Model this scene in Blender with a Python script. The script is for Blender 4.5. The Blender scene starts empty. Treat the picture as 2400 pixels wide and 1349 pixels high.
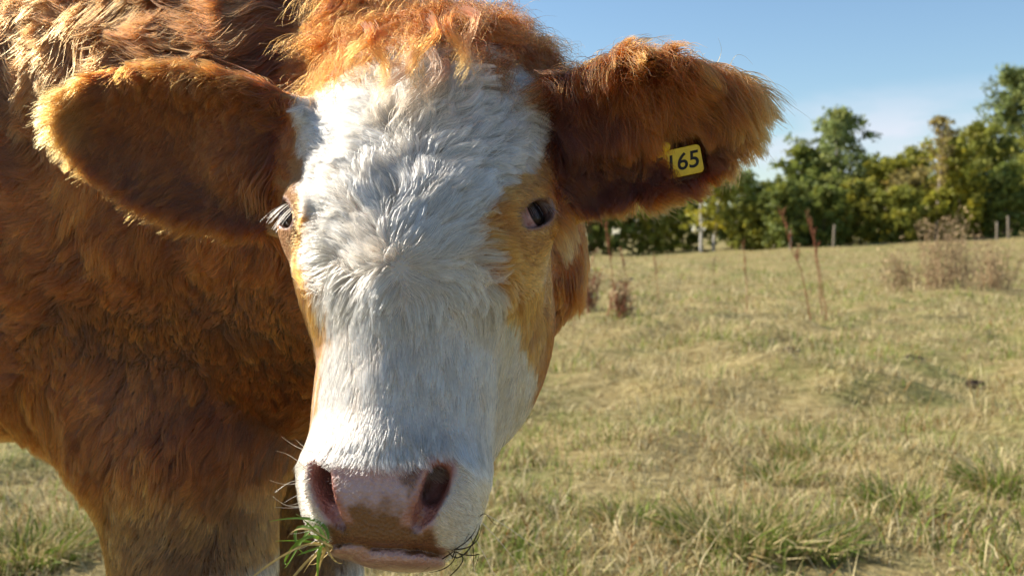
import bpy, math, random
import numpy as np
from mathutils import Vector, Matrix, kdtree

# ------------------------------------------------------------------ camera, sky, sun, exposure
S = bpy.context.scene
COL = S.collection
R = math.radians
FPX = 2333.0                       # focal length in pixels of a 2400 px wide frame
CAM = np.array([0.0, 0.0, 0.95])
PITCH = math.atan((674.5 - 560.0) / FPX)
FWD = np.array([0.0, math.cos(PITCH), -math.sin(PITCH)])
UPV = np.array([0.0, math.sin(PITCH), math.cos(PITCH)])

cam_d = bpy.data.cameras.new('camera'); cam = bpy.data.objects.new('camera', cam_d)
COL.objects.link(cam); S.camera = cam
cam.location = CAM; cam.rotation_euler = (math.pi / 2 - PITCH, 0, 0)
cam_d.sensor_width = 36.0; cam_d.lens = 36.0 * FPX / 2400.0
cam_d.clip_start = 0.05; cam_d.clip_end = 5000
cam_d.dof.use_dof = True; cam_d.dof.focus_distance = 0.88; cam_d.dof.aperture_fstop = 9.5

SUN_EL, SUN_AZ = 33.0, 290.0      # azimuth clockwise from +Y (the view direction)
sd = np.array([math.sin(R(SUN_AZ)) * math.cos(R(SUN_EL)), math.cos(R(SUN_AZ)) * math.cos(R(SUN_EL)), math.sin(R(SUN_EL))])
w = bpy.data.worlds.new('World'); S.world = w; w.use_nodes = True
nt = w.node_tree; nt.nodes.clear()
wo = nt.nodes.new('ShaderNodeOutputWorld'); bg = nt.nodes.new('ShaderNodeBackground')
sky = nt.nodes.new('ShaderNodeTexSky'); sky.sky_type = 'NISHITA'; sky.sun_disc = False
sky.sun_elevation = R(SUN_EL); sky.sun_rotation = R(SUN_AZ); sky.air_density = 1.6; sky.dust_density = 0.0; sky.ozone_density = 4.0; sky.altitude = 2500
bg.inputs['Strength'].default_value = 0.083
# thin fair-weather clouds low over the horizon, all the way round
wt = nt.nodes.new('ShaderNodeTexCoord'); mp = nt.nodes.new('ShaderNodeMapping'); mp.inputs['Scale'].default_value = (5.0, 5.0, 16.0); mp.inputs['Location'].default_value = (1.62, 0.4, 1.2)
cn = nt.nodes.new('ShaderNodeTexNoise'); cn.inputs['Scale'].default_value = 1.0; cn.inputs['Detail'].default_value = 6; cn.inputs['Roughness'].default_value = .55
cr_ = nt.nodes.new('ShaderNodeMapRange'); cr_.inputs[1].default_value = .47; cr_.inputs[2].default_value = .66; cr_.inputs[4].default_value = .85
sx = nt.nodes.new('ShaderNodeSeparateXYZ'); el1 = nt.nodes.new('ShaderNodeMapRange'); el1.inputs[1].default_value = .15; el1.inputs[2].default_value = .095
mu = nt.nodes.new('ShaderNodeMath'); mu.operation = 'MULTIPLY'; mxw = nt.nodes.new('ShaderNodeMix'); mxw.data_type = 'RGBA'; mxw.inputs[7].default_value = (5.6, 5.8, 6.6, 1)
L_ = nt.links.new
L_(wt.outputs['Generated'], mp.inputs[0]); L_(mp.outputs[0], cn.inputs['Vector']); L_(cn.outputs[0], cr_.inputs[0]); L_(wt.outputs['Generated'], sx.inputs[0]); L_(sx.outputs[2], el1.inputs[0])
L_(cr_.outputs[0], mu.inputs[0]); L_(el1.outputs[0], mu.inputs[1]); L_(mu.outputs[0], mxw.inputs[0]); L_(sky.outputs[0], mxw.inputs[6]); L_(mxw.outputs[2], bg.inputs[0]); L_(bg.outputs[0], wo.inputs[0])
sun_d = bpy.data.lights.new('sun', 'SUN'); sun = bpy.data.objects.new('sun', sun_d); COL.objects.link(sun)
sun_d.energy = 5.0; sun_d.angle = R(0.53); sun_d.color = (1.0, 0.91, 0.77)
sun.rotation_euler = Vector(sd).to_track_quat('Z', 'Y').to_euler(); sun.location = (-6, 2, 8)
S.view_settings.view_transform = 'Standard'; S.view_settings.look = 'None'
S.view_settings.exposure = 0.85; S.view_settings.gamma = 1.0
S.render.engine = 'CYCLES'
cy = S.cycles
cy.max_bounces = 9; cy.diffuse_bounces = 3; cy.glossy_bounces = 5; cy.transmission_bounces = 8; cy.transparent_max_bounces = 8
cy.use_adaptive_sampling = False; cy.sample_clamp_indirect = 4.0; cy.filter_width = 1.5
cy.use_denoising = True
try:
    S.cycles_curves.shape = 'RIBBONS'
    S.cycles_curves.subdivisions = 2
except Exception: pass

# ------------------------------------------------------------------ helpers
def P(px, py, d):
    """world point seen at photograph pixel (px, py), d metres along the view axis"""
    return CAM + d * (FWD + np.array([1.0, 0, 0]) * (px - 1200.0) / FPX + UPV * (674.5 - py) / FPX)
def proj(X):
    v = np.asarray(X, float) - CAM
    d = v @ FWD
    return np.stack([1200 + FPX * v[..., 0] / d, 674.5 - FPX * (v @ UPV) / d, d], -1)
def nrm(v):
    v = np.asarray(v, float); return v / np.maximum(np.linalg.norm(v, axis=-1, keepdims=True), 1e-9)
def sst(x, a, b):
    t = np.clip((x - a) / (b - a), 0, 1); return t * t * (3 - 2 * t)
def hash3(ix, iy, iz, seed):
    h = (ix.astype(np.int64) * 374761393 + iy.astype(np.int64) * 668265263 + iz.astype(np.int64) * 2147483647 + seed * 1274126177) & 0xffffffff
    h = ((h ^ (h >> 13)) * 1274126177) & 0xffffffff
    h = ((h ^ (h >> 15)) * 2246822519) & 0xffffffff
    return ((h ^ (h >> 16)) & 0xffff).astype(np.float64) / 65535.0
def vnoise(X, scale, seed=0):
    """smooth value noise in [-1, 1]"""
    q = np.asarray(X) * scale; i = np.floor(q).astype(np.int64); f = q - i; f = f * f * (3 - 2 * f)
    r = 0
    for dx in (0, 1):
        for dy in (0, 1):
            for dz in (0, 1):
                wgt = (f[:, 0] if dx else 1 - f[:, 0]) * (f[:, 1] if dy else 1 - f[:, 1]) * (f[:, 2] if dz else 1 - f[:, 2])
                r = r + wgt * hash3(i[:, 0] + dx, i[:, 1] + dy, i[:, 2] + dz, seed)
    return r * 2 - 1
def vnoise3(X, scale, seed=0):
    return np.stack([vnoise(X, scale, seed + k * 17) for k in range(3)], -1)

def mesh_obj(name, verts, faces, mat=None, parent=None, smooth=False):
    me = bpy.data.meshes.new(name)
    verts = np.asarray(verts, np.float32)
    if isinstance(faces, np.ndarray):
        n = faces.shape[1]
        me.vertices.add(len(verts)); me.vertices.foreach_set('co', verts.ravel())
        me.loops.add(faces.size); me.loops.foreach_set('vertex_index', faces.ravel().astype(np.int32))
        me.polygons.add(len(faces))
        me.polygons.foreach_set('loop_start', np.arange(0, faces.size, n, dtype=np.int32))
        me.update(calc_edges=True); me.validate()
    else:
        me.from_pydata([tuple(map(float, v)) for v in verts], [], faces)
    if smooth: me.polygons.foreach_set('use_smooth', np.ones(len(me.polygons), bool))
    if mat: me.materials.append(mat)
    o = bpy.data.objects.new(name, me); COL.objects.link(o)
    if parent: o.parent = parent
    return o
def set_attr(me, name, typ, dom, arr):
    a = me.attributes.new(name, typ, dom)
    key = {'FLOAT': 'value', 'FLOAT_COLOR': 'color', 'FLOAT_VECTOR': 'vector'}[typ]
    a.data.foreach_set(key, np.ascontiguousarray(arr, np.float32).ravel())
def tag(o, label=None, cat=None, group=None, kind=None):
    if label: o['label'] = label
    if cat: o['category'] = cat
    if group: o['group'] = group
    if kind: o['kind'] = kind
    return o

# ------------------------------------------------------------------ head frame of the cow
TH, YAW = R(25), R(-7.5)
def rz(v, a): c, s = math.cos(a), math.sin(a); return np.array([c * v[0] - s * v[1], s * v[0] + c * v[1], v[2]])
HA = rz(np.array([1.0, 0, 0]), YAW); HB = rz(np.array([0, math.sin(TH), math.cos(TH)]), YAW); HC = rz(np.array([0, -math.cos(TH), math.sin(TH)]), YAW)
HO = P(969, 514, 0.88)
HM = np.stack([HA, HB, HC])                     # rows are axes
def H(a, b, c): return HO + a * HA + b * HB + c * HC
def toH(X): return (np.asarray(X) - HO) @ HM.T
EOUT = nrm(np.array([0.74, 0.02, 0.67]))        # where the right eye looks (head frame)
EYE = np.array([0.0935, -0.002, 0.000]); EYE_R = 0.0225
ESL = nrm(np.array([0.55, 0.62, -0.56])); ESL = nrm(ESL - EOUT * (ESL @ EOUT)); EPP = np.cross(EOUT, ESL)

# ------------------------------------------------------------------ cow: one continuous skin from a distance field
def seg(*parts):
    out = []
    for a, b, h in parts:
        n = max(1, int(round((b - a) / h))); out += list(np.linspace(a, b, n, endpoint=False))
    out.append(parts[-1][1]); return np.array(out)
GX = seg((-2.62, -0.50, 0.016), (-0.50, -0.225, 0.0045), (-0.225, 0.085, 0.0028), (0.085, 0.32, 0.0045))
GY = seg((0.66, 0.98, 0.0028), (0.98, 1.2, 0.006), (1.2, 2.75, 0.016))
GZ = seg((-0.03, 0.60, 0.014), (0.60, 1.19, 0.0032), (1.19, 1.66, 0.012))
F = np.full((len(GX), len(GY), len(GZ)), 0.5, np.float32)
def apply(fn, lo, hi, k, sub=False):
    m = k + 0.012
    i0, i1 = np.searchsorted(GX, [lo[0] - m, hi[0] + m]); j0, j1 = np.searchsorted(GY, [lo[1] - m, hi[1] + m]); l0, l1 = np.searchsorted(GZ, [lo[2] - m, hi[2] + m])
    if i1 <= i0 or j1 <= j0 or l1 <= l0: return
    X = np.stack(np.meshgrid(GX[i0:i1], GY[j0:j1], GZ[l0:l1], indexing='ij'), -1).astype(np.float32)
    d = fn(X).astype(np.float32); f = F[i0:i1, j0:j1, l0:l1]
    if sub:
        d = -d; h = np.maximum(k - np.abs(f - d), 0) / k; f[...] = np.maximum(f, d) + h * h * k * 0.25
    else:
        h = np.maximum(k - np.abs(f - d), 0) / k; f[...] = np.minimum(f, d) - h * h * k * 0.25
def ell(c, r, axes, k, sub=False):
    c = np.asarray(c, np.float32); r = np.asarray(r, np.float32); A = np.asarray(axes, np.float32)
    ext = np.sqrt(((A * r[:, None]) ** 2).sum(0))
    def fn(X):
        q = (X - c) @ A.T; k0 = np.sqrt(((q / r) ** 2).sum(-1)); k1 = np.sqrt(((q / (r * r)) ** 2).sum(-1))
        return np.where(k0 < 1e-4, -r.min(), k0 * (k0 - 1) / np.maximum(k1, 1e-6))
    apply(fn, c - ext, c + ext, k, sub)
def cone(a, b, ra, rb, k, sub=False, squash=None):
    """capsule with two radii; squash = (axis, factor) flattens it along an axis"""
    a = np.asarray(a, np.float32); b = np.asarray(b, np.float32); ab = b - a; L2 = float(ab @ ab); rm = max(ra, rb)
    if squash is not None: ax = np.asarray(nrm(squash[0]), np.float32); sf = squash[1]
    def fn(X):
        p = X - a
        t = np.clip((p @ ab) / L2, 0, 1); q = p - t[..., None] * ab
        if squash is not None: q = q + (q @ ax)[..., None] * ax * (1 / sf - 1)
        return (np.sqrt((q * q).sum(-1)) - (ra + (rb - ra) * t)) * (1.0 if squash is None else min(1, sf))
    e = rm * (1 if squash is None else max(1, squash[1]))
    apply(fn, np.minimum(a, b) - e, np.maximum(a, b) + e, k, sub)
def hell(c, r, k, sub=False, axes=None, sym=True):
    for s in ((1, -1) if (sym and abs(c[0]) > 1e-6) else (1,)):
        A = np.eye(3) if axes is None else np.asarray(axes, float)
        A = A * np.array([s, 1, 1])
        ell(H(c[0] * s, c[1], c[2]), r, A @ HM, k, sub)
def hcone(a, b, ra, rb, k, sub=False, squash=None):
    for s in ((1, -1) if abs(a[0]) + abs(b[0]) > 1e-6 else (1,)):
        sq = None if squash is None else (np.array([squash[0][0] * s, squash[0][1], squash[0][2]]) @ HM, squash[1])
        cone(H(a[0] * s, a[1], a[2]), H(b[0] * s, b[1], b[2]), ra, rb, k, sub, sq)
I3 = np.eye(3)
BODY_AX = nrm(np.array([-1.0, -0.16, 0.0]))
def body_frame(): x = BODY_AX; z = np.array([0, 0, 1.0]); y = np.cross(z, x); return np.stack([x, y, z])
BF = body_frame()
# torso, belly, rump, shoulder
tc = P(-250, 495, 1.62)
ell(tc + np.array([0, 0, .03]), (1.0, 0.30, 0.38), BF, 0.05)
ell(tc + BODY_AX * 0.62 + np.array([0, 0, 0.08]), (0.40, 0.27, 0.34), BF, 0.2)
ell(tc - BODY_AX * 0.24 + np.array([0, -0.02, 0.10]), (0.34, 0.28, 0.40), BF, 0.2)
ell(P(330, 640, 1.37), (0.22, 0.135, 0.28), BF, 0.15)           # near shoulder
ell(P(520, 700, 1.42), (0.17, 0.17, 0.20), BF, 0.15)            # chest
# neck
cone(P(280, 290, 1.43), P(880, 290, 1.13), 0.275, 0.145, 0.12)
cone(P(400, 600, 1.36), P(930, 540, 1.12), 0.205, 0.115, 0.10)
cone(P(560, 860, 1.38), P(960, 600, 1.10), 0.112, 0.10, 0.10)    # dewlap
ell(P(1200, 560, 1.10), (0.075, 0.07, 0.13), I3, 0.06)           # throat behind the cheek
# near foreleg
def leg(pts, k=0.05):
    for (p, r), (q, s) in zip(pts[:-1], pts[1:]): cone(p, q, r, s, k)
g = lambda p, z: np.array([p[0], p[1], z])
k1 = P(462, 1349, 1.24); k1b = k1 + np.array([0.005, .0, -0.13])
leg([(P(400, 780, 1.38), 0.120), (P(425, 930, 1.32), 0.108), (P(432, 1080, 1.28), 0.090), (k1, 0.074), (k1b, 0.064), (g(k1b, .30), 0.056), (g(k1b, .16), 0.042), (g(k1b, .11), .05)], .09)
cone(g(k1b, .075), g(k1b, 0.03) - np.array([0, .02, 0]), .054, .062, .02)
k2 = P(735, 1349, 1.58)
leg([(P(640, 980, 1.56), 0.113), (P(692, 1130, 1.58), 0.073), (k2, 0.066), (g(k2, .28), .056), (g(k2, .14), .044), (g(k2, .10), .05)])
cone(g(k2, .075), g(k2, 0.03) - np.array([0, .02, 0]), .054, .062, .02)
# hind legs (outside the frame)
for yo in (-0.16, 0.17):
    h0 = tc + BODY_AX * 0.80 + np.array([0, yo, -0.12]); h1 = g(h0 + BODY_AX * 0.02, .58); h2 = g(h0 + BODY_AX * .16, .46); h3 = g(h0 + BODY_AX * .10, .14)
    leg([(h0, .20), (h1, .11), (h2, .07), (h3, .05), (g(h3, .1), .055)]); cone(g(h3, .075), g(h3, .03), .056, .064, .02)
tl = tc + BODY_AX * 1.02 + np.array([0, 0, .30]); cone(tl, g(tl + BODY_AX * .06, .75), .035, .022, .05)
# skull
hell((0, 0.095, -0.060), (0.106, 0.120, 0.088), 0.02)
hell((0, 0.175, -0.062), (0.096, 0.062, 0.062), 0.04)
hell((0.060, 0.062, -0.034), (0.050, 0.068, 0.050), 0.04)
hell((0.076, 0.006, -0.016), (0.038, 0.042, 0.038), 0.04)                 # orbit
hcone((0.05, 0.06, -0.02), (0.03, 0.0, 0.0), 0.036, 0.034, 0.03)           # frontal bone edge
hcone((0, 0.10, -0.020), (0, -0.06, -0.008), 0.052, 0.048, 0.05)
hcone((0, -0.06, -0.008), (0, -0.195, -0.004), 0.048, 0.034, 0.04)          # nasal bridge
hcone((0.034, -0.02, -0.030), (0.031, -0.195, -0.030), 0.048, 0.044, 0.03)  # maxilla
hell((0.062, -0.045, -0.055), (0.032, 0.060, 0.045), 0.04)                 # facial crest
hell((0.060, -0.045, -0.125), (0.047, 0.105, 0.072), 0.05)                 # masseter
hcone((0.012, -0.235, -0.075), (0.03, -0.06, -0.15), 0.042, 0.062, 0.05)   # mandible
hell((0, -0.02, -0.13), (0.085, 0.13, 0.09), 0.05)
hell((0.058, -0.012, -0.012), (0.042, 0.060, 0.040), 0.05)                 # cheek bone below the orbit
# muzzle
hell((0, -0.224, -0.022), (0.064, 0.050, 0.050), 0.03)
hell((0.038, -0.236, -0.012), (0.034, 0.040, 0.042), 0.02)                 # wings of the nose
hell((0.036, -0.250, -0.036), (0.029, 0.031, 0.036), 0.02)                 # upper lip flews
NPL = nrm(np.array([0, -0.50, 0.86])); NUP = nrm(np.array([0, 0.86, 0.50]))
NAX = np.stack([[1, 0, 0], NUP, NPL])
hell((0, -0.243, 0.006), (0.045, 0.036, 0.024), 0.012, axes=NAX)           # nose plate
hell((0, -0.264, -0.010), (0.034, 0.020, 0.022), 0.012, axes=NAX)          # upper lip middle
hell((0, -0.245, -0.080), (0.052, 0.040, 0.045), 0.02)                     # chin
# mouth slit, then the lower lip
hell((0, -0.2865, -0.022), (0.064, 0.0050, 0.045), 0.006, sub=True)
hell((0.008, -0.2885, -0.036), (0.039, 0.0080, 0.034), 0.005, sym=False)
hell((-0.022, -0.2846, -0.034), (0.029, 0.0056, 0.034), 0.0015, sym=False)
# nostrils
hcone((0.0475, -0.232, 0.030), (0.041, -0.226, -0.008), 0.0082, 0.0085, 0.004, sub=True)
hcone((0.0485, -0.226, 0.025), (0.0465, -0.240, 0.026), 0.0076, 0.0092, 0.004, sub=True)
hcone((0.0465, -0.240, 0.025), (0.0375, -0.2565, 0.018), 0.0092, 0.0076, 0.004, sub=True)
hcone((0.0375, -0.2565, 0.018), (0.0290, -0.2680, 0.009), 0.0076, 0.0040, 0.004, sub=True)
hcone((0.0420, -0.248, 0.022), (0.036, -0.240, -0.004), 0.0080, 0.0070, 0.004, sub=True)
hcone((0.0455, -0.240, 0.026), (0.0385, -0.233, -0.006), 0.0086, 0.0080, 0.004, sub=True)
# eyelids and eye openings
EA = np.stack([ESL, EPP, EOUT])
e1 = EYE + EOUT * 0.003; hell(tuple(e1), (0.034, 0.028, 0.0245), 0.016, axes=EA)
SGN = np.sign(EPP[1])
br = EYE + EOUT * 0.014 + EPP * 0.018 * SGN; hell(tuple(br), (0.030, 0.006, 0.008), 0.016, axes=EA)
e2 = EYE + EOUT * 0.022 - EPP * 0.001 * SGN; hell(tuple(e2), (0.0225, 0.0098, 0.019), 0.003, axes=EA, sub=True)
hell(tuple(EYE), (0.0229, 0.0229, 0.0229), 0.002, sub=True)
# ears: cupped leaves
EARS = []
def ear(root, tip, normal, hw, cup, th, bend, prof):
    e1 = nrm(tip - root); e3 = nrm(normal - e1 * (normal @ e1)); e2 = np.cross(e3, e1); e2 = e2 if e2[2] > 0 else -e2
    L = np.linalg.norm(tip - root); EARS.append((root, e1, e2, e3, L, hw, cup, bend))
    M = np.stack([e1, e2, e3]).astype(np.float32)
    def fn(X):
        q = (X - root.astype(np.float32)) @ M.T; x = q[..., 0] / L; y = q[..., 1]
        xc = np.clip(x, 0, 1); h = hw * (prof[0] + prof[1] * xc + prof[2] * xc * xc)
        z0 = cup * (y / hw) ** 2 * (1 - 0.3 * x) + bend * x * x
        dz = np.abs(q[..., 2] - z0) * 0.8 - th * (1.25 - 0.5 * np.clip(x, 0, 1))
        k0 = np.sqrt((y / h) ** 2 + (np.clip((x - 0.35) / 0.65, 0, 9)) ** 2.6 + (np.clip((0.0 - x) / 0.2, 0, 9)) ** 2)
        do = (k0 - 1) * hw * 0.75
        kk = 0.008; hh = np.maximum(kk - np.abs(dz - do), 0) / kk
        return np.maximum(dz, do) + hh * hh * kk * .25
    c = (root + tip) / 2; e = np.abs(e1) * (L * .75) + np.abs(e2) * hw * 1.3 + np.abs(e3) * (abs(cup) + abs(bend) + .03)
    apply(fn, c - e, c + e, 0.045)
LR, LT = P(668, 375, 0.965), P(150, 262, 0.995)
RR, RT = P(1318, 335, 0.945), P(1768, 255, 0.905)
ear(LR, LT, np.array([0.06, -0.95, -0.18]), 0.082, 0.050, 0.0055, 0.012, (.80, .35, -.62))
ear(RR, RT, np.array([-0.40, -0.90, -0.08]), 0.076, 0.042, 0.0055, 0.010, (.66, .80, -.88))
cone(H(-0.085, 0.070, -0.075), LR + np.array([-.02, .012, 0]), .036, .040, .04)
cone(H(0.085, 0.070, -0.075), RR + np.array([.02, .012, 0]), .036, .040, .04)

def surface_nets():
    sgn = F < 0
    c = np.zeros(tuple(n - 1 for n in F.shape), np.uint8)
    nx, ny, nz = c.shape
    for dx in (0, 1):
        for dy in (0, 1):
            for dz in (0, 1): c += sgn[dx:nx + dx, dy:ny + dy, dz:nz + dz]
    act = (c > 0) & (c < 8); idx = np.argwhere(act)
    ids = np.full(c.shape, -1, np.int32); ids[act] = np.arange(len(idx))
    acc = np.zeros((len(idx), 3)); cnt = np.zeros(len(idx)); G = (GX, GY, GZ)
    for ax in range(3):
        o1, o2 = [a for a in range(3) if a != ax]
        for u in (0, 1):
            for v in (0, 1):
                i0 = idx.copy(); i0[:, o1] += u; i0[:, o2] += v; i1 = i0.copy(); i1[:, ax] += 1
                f0 = F[i0[:, 0], i0[:, 1], i0[:, 2]]; f1 = F[i1[:, 0], i1[:, 1], i1[:, 2]]
                m = (f0 < 0) != (f1 < 0); t = np.where(m, f0 / np.where(m, f0 - f1, 1), 0)
                p = np.stack([G[k][i0[:, k]] for k in range(3)], -1)
                p[:, ax] += t * (G[ax][i1[:, ax]] - G[ax][i0[:, ax]])
                acc += p * m[:, None]; cnt += m
    V = acc / cnt[:, None]
    quads = []
    for ax in range(3):
        o1, o2 = (ax + 1) % 3, (ax + 2) % 3
        sl0 = [slice(1, -1)] * 3; sl1 = [slice(1, -1)] * 3; sl0[ax] = slice(0, -1); sl1[ax] = slice(1, None)
        a = sgn[tuple(sl0)]; b = sgn[tuple(sl1)]; e = np.argwhere(a != b); off = np.ones(3, int); off[ax] = 0
        ins = a[e[:, 0], e[:, 1], e[:, 2]]; e = e + off
        def cid(u, v): q = e.copy(); q[:, o1] -= u; q[:, o2] -= v; return ids[q[:, 0], q[:, 1], q[:, 2]]
        Q = np.stack([cid(1, 1), cid(0, 1), cid(0, 0), cid(1, 0)], -1)
        Q[~ins] = Q[~ins][:, ::-1]; quads.append(Q)
    Q = np.concatenate(quads); Q = Q[(Q >= 0).all(1)]
    return V, Q
V, Q = surface_nets()
# relax a little
def relax(V, Q, n, lam=0.5):
    E = np.concatenate([Q[:, [0, 1]], Q[:, [1, 2]], Q[:, [2, 3]], Q[:, [3, 0]]]); E = np.concatenate([E, E[:, ::-1]])
    for _ in range(n):
        s = np.zeros_like(V); c = np.bincount(E[:, 0], minlength=len(V))
        for k in range(3): s[:, k] = np.bincount(E[:, 0], V[E[:, 1], k], minlength=len(V))
        V = V + lam * (s / np.maximum(c, 1)[:, None] - V)
    return V
V = relax(V, Q, 2)
del F
# ------------------------------------------------------------------ hide: regions and colours on the skin
RNG = np.random.default_rng(7)
def lin(x, xs, ys): return np.interp(x, xs, ys)
# edges of the white blaze (head frame: b up the face, a across it)
BL_B = [-0.30, -0.205, -0.185, -0.172, -0.134, -0.084, -0.031, 0.00, 0.02, 0.05, 0.10, 0.15, 0.22]
BL_L = [-0.30, -0.200, -0.080, -0.068, -0.062, -0.066, -0.078, -0.088, -0.098, -0.107, -0.114, -0.110, -0.09]
BR_B = [-0.30, -0.120, -0.105, -0.087, -0.067, -0.044, -0.0245, 0.021, 0.060, 0.10, 0.15, 0.22]
BL_R = [ 0.30,  0.200,  0.110,  0.100,  0.083,  0.063,  0.062, 0.082, 0.104, 0.112, 0.110, 0.09]
def head_w(h):
    """1 on the head, 0 on neck and body"""
    return sst(h[:, 2] + 0.25 * h[:, 1], -0.225, -0.165) * sst(-np.abs(h[:, 0]), -0.175, -0.145)
def ear_co(X, i):
    root, e1, e2, e3, L, hw, cup, bend = EARS[i]
    q = (X - root); return np.stack([q @ e1 / L, q @ e2 / hw, q @ e3], -1)
def ear_w(X):
    out = []
    for i in range(2):
        q = ear_co(X, i); out.append(sst(q[:, 0], -0.06, 0.10) * (np.abs(q[:, 1]) < 1.5) * (q[:, 0] < 1.25) * (np.abs(q[:, 2] - EARS[i][6] * q[:, 1] ** 2 * (1 - .3 * q[:, 0]) - EARS[i][7] * q[:, 0] ** 2) < 0.024 + .03 * np.clip(1 - q[:, 0] * 4, 0, 1)))
    return out
def white_w(X, h):
    n = vnoise(h, 55, 3) * 0.008 + vnoise(h, 190, 4) * 0.006
    a, b = h[:, 0] + n, h[:, 1] + vnoise(h, 45, 5) * 0.008
    L = lin(b, BL_B, BL_L); Rr = lin(b, BR_B, BL_R)
    w_ = sst(a - L, -0.003, 0.004) * sst(Rr - a, -0.003, 0.004) * sst(-b - .012 * vnoise(h, 60, 63), -0.195, -0.158) * head_w(h) * (1 - sst(-h[:, 2], .10, .13)) * (1 - sst(-h[:, 2], .040, .062) * sst(b, .035, .055) * sst(np.abs(h[:, 0]), .095, .108))
    jaw = np.where(a > 0, sst(-b, 0.112, 0.135), sst(-b, 0.175, 0.205)) * (h[:, 2] > -0.30)
    return np.maximum(w_, jaw * head_w(h))
def bare_w(h):
    a, b, c = h[:, 0], h[:, 1], h[:, 2]
    lim = lin(b, [-0.30, -0.270, -0.250, -0.235, -0.2], [0.046, 0.043, 0.047, 0.0505, 0.0515])
    top = -0.2275 + 2.2 * a * a
    g_ = sst(lim - np.abs(a - 0.0015), -0.003, 0.004) * sst(top - b, -0.004, 0.003) * sst(c, -0.05, -0.03)
    lip = sst(-b, 0.2775, 0.2800) * sst(0.050 - np.abs(a), -0.004, 0.004) * sst(c, -0.085, -0.06)
    # inside of the nostrils
    nos = np.zeros(len(a))
    for s in (1, -1):
        t = np.clip((-0.226 - b) / 0.042, 0, 1); ax_ = s * (0.0485 - 0.0195 * t ** 1.4)
        nos = np.maximum(nos, sst(0.0110 - np.abs(a - ax_), -0.004, 0.003) * sst(-b, 0.214, 0.218) * sst(b, -0.272, -0.262) * sst(c, -0.05, -0.03))
    eye = np.zeros(len(a))
    for s in (1, -1):
        q = h - EYE * np.array([s, 1, 1]); A = EA * np.array([s, 1, 1])
        e = np.sqrt(((q @ A[0]) / 0.0265) ** 2 + ((q @ A[1]) / 0.0130) ** 2)
        eye = np.maximum(eye, sst(-e, -1.12, -0.92) * (q @ A[2] > 0.002))
    return np.maximum(np.maximum(g_, lip), np.maximum(nos, eye)), nos, eye
HV = toH(V)
EW = ear_w(V); EARW = np.maximum(EW[0], EW[1]); HW = head_w(HV) * (1 - EARW)
WHITE = white_w(V, HV) * (1 - EARW)
BARE, NOS, EYEW = bare_w(HV); BARE = BARE * (1 - EARW)
# brown pigment on the nose: positive = brown
WP = vnoise3(HV, 130, 61) * .0035 + vnoise3(HV, 60, 62) * .004
a_, b_ = HV[:, 0] + WP[:, 0], HV[:, 1] + WP[:, 1]
BROWN = np.maximum.reduce([
    sst(-b_, 0.245, 0.267) * sst(0.035 - np.abs(a_ - 0.001), -0.014, 0.010) * sst(b_, -0.2865, -0.2835),
    sst(-b_, 0.260, 0.272) * sst(0.046 - np.abs(a_), -0.010, 0.008) * sst(b_, -0.2865, -0.2835),
    0.9 * np.exp(-((np.abs(a_) - (0.0385 - 0.019 * np.clip((-0.232 - b_) / 0.035, 0, 1))) / 0.0045) ** 2) * sst(-b_, 0.228, 0.236) * sst(b_, -0.270, -0.264),
    0.75 * sst(0.013 - np.hypot(a_ - 0.036, b_ + 0.236), -0.005, 0.004)])
BROWN = BROWN * (1 - 0.95 * sst(0.0085 - np.hypot(a_ - 0.033, (b_ + 0.262) * 0.8), -0.003, 0.003)) * (1 - NOS)
def mat(name):
    m = bpy.data.materials.new(name); m.use_nodes = True; n = m.node_tree; n.nodes.clear()
    out = n.nodes.new('ShaderNodeOutputMaterial'); return m, n, out
def nd(n, t, **kw):
    x = n.nodes.new(t)
    for k, v in kw.items(): setattr(x, k, v)
    return x
def math_n(n, op, a, b=None, c=None):
    x = nd(n, 'ShaderNodeMath', operation=op)
    for i, v in enumerate((a, b, c)):
        if v is None: continue
        if isinstance(v, (int, float)): x.inputs[i].default_value = v
        else: n.links.new(v, x.inputs[i])
    return x.outputs[0]
def mixc(n, f, A, B):
    x = nd(n, 'ShaderNodeMix', data_type='RGBA')
    for i, v in ((0, f), (6, A), (7, B)):
        if isinstance(v, (int, float)): x.inputs[i].default_value = v
        elif isinstance(v, tuple): x.inputs[i].default_value = (*v, 1)
        else: n.links.new(v, x.inputs[i])
    return x.outputs[2]
def ramp(n, f, *stops):
    x = nd(n, 'ShaderNodeValToRGB'); cr = x.color_ramp
    while len(cr.elements) < len(stops): cr.elements.new(0.5)
    for e, (p, c) in zip(cr.elements, stops): e.position = p; e.color = (*c, 1)
    n.links.new(f, x.inputs[0]); return x.outputs[0]
def noise_n(n, scale, detail=3, rough=0.55, vec=None, dist=0.0):
    x = nd(n, 'ShaderNodeTexNoise'); x.inputs['Scale'].default_value = scale; x.inputs['Detail'].default_value = detail; x.inputs['Roughness'].default_value = rough; x.inputs['Distortion'].default_value = dist
    if vec is not None: n.links.new(vec, x.inputs['Vector'])
    return x.outputs[0]
def attr(n, name, out='Fac'): x = nd(n, 'ShaderNodeAttribute', attribute_name=name); return x.outputs[out]

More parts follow.
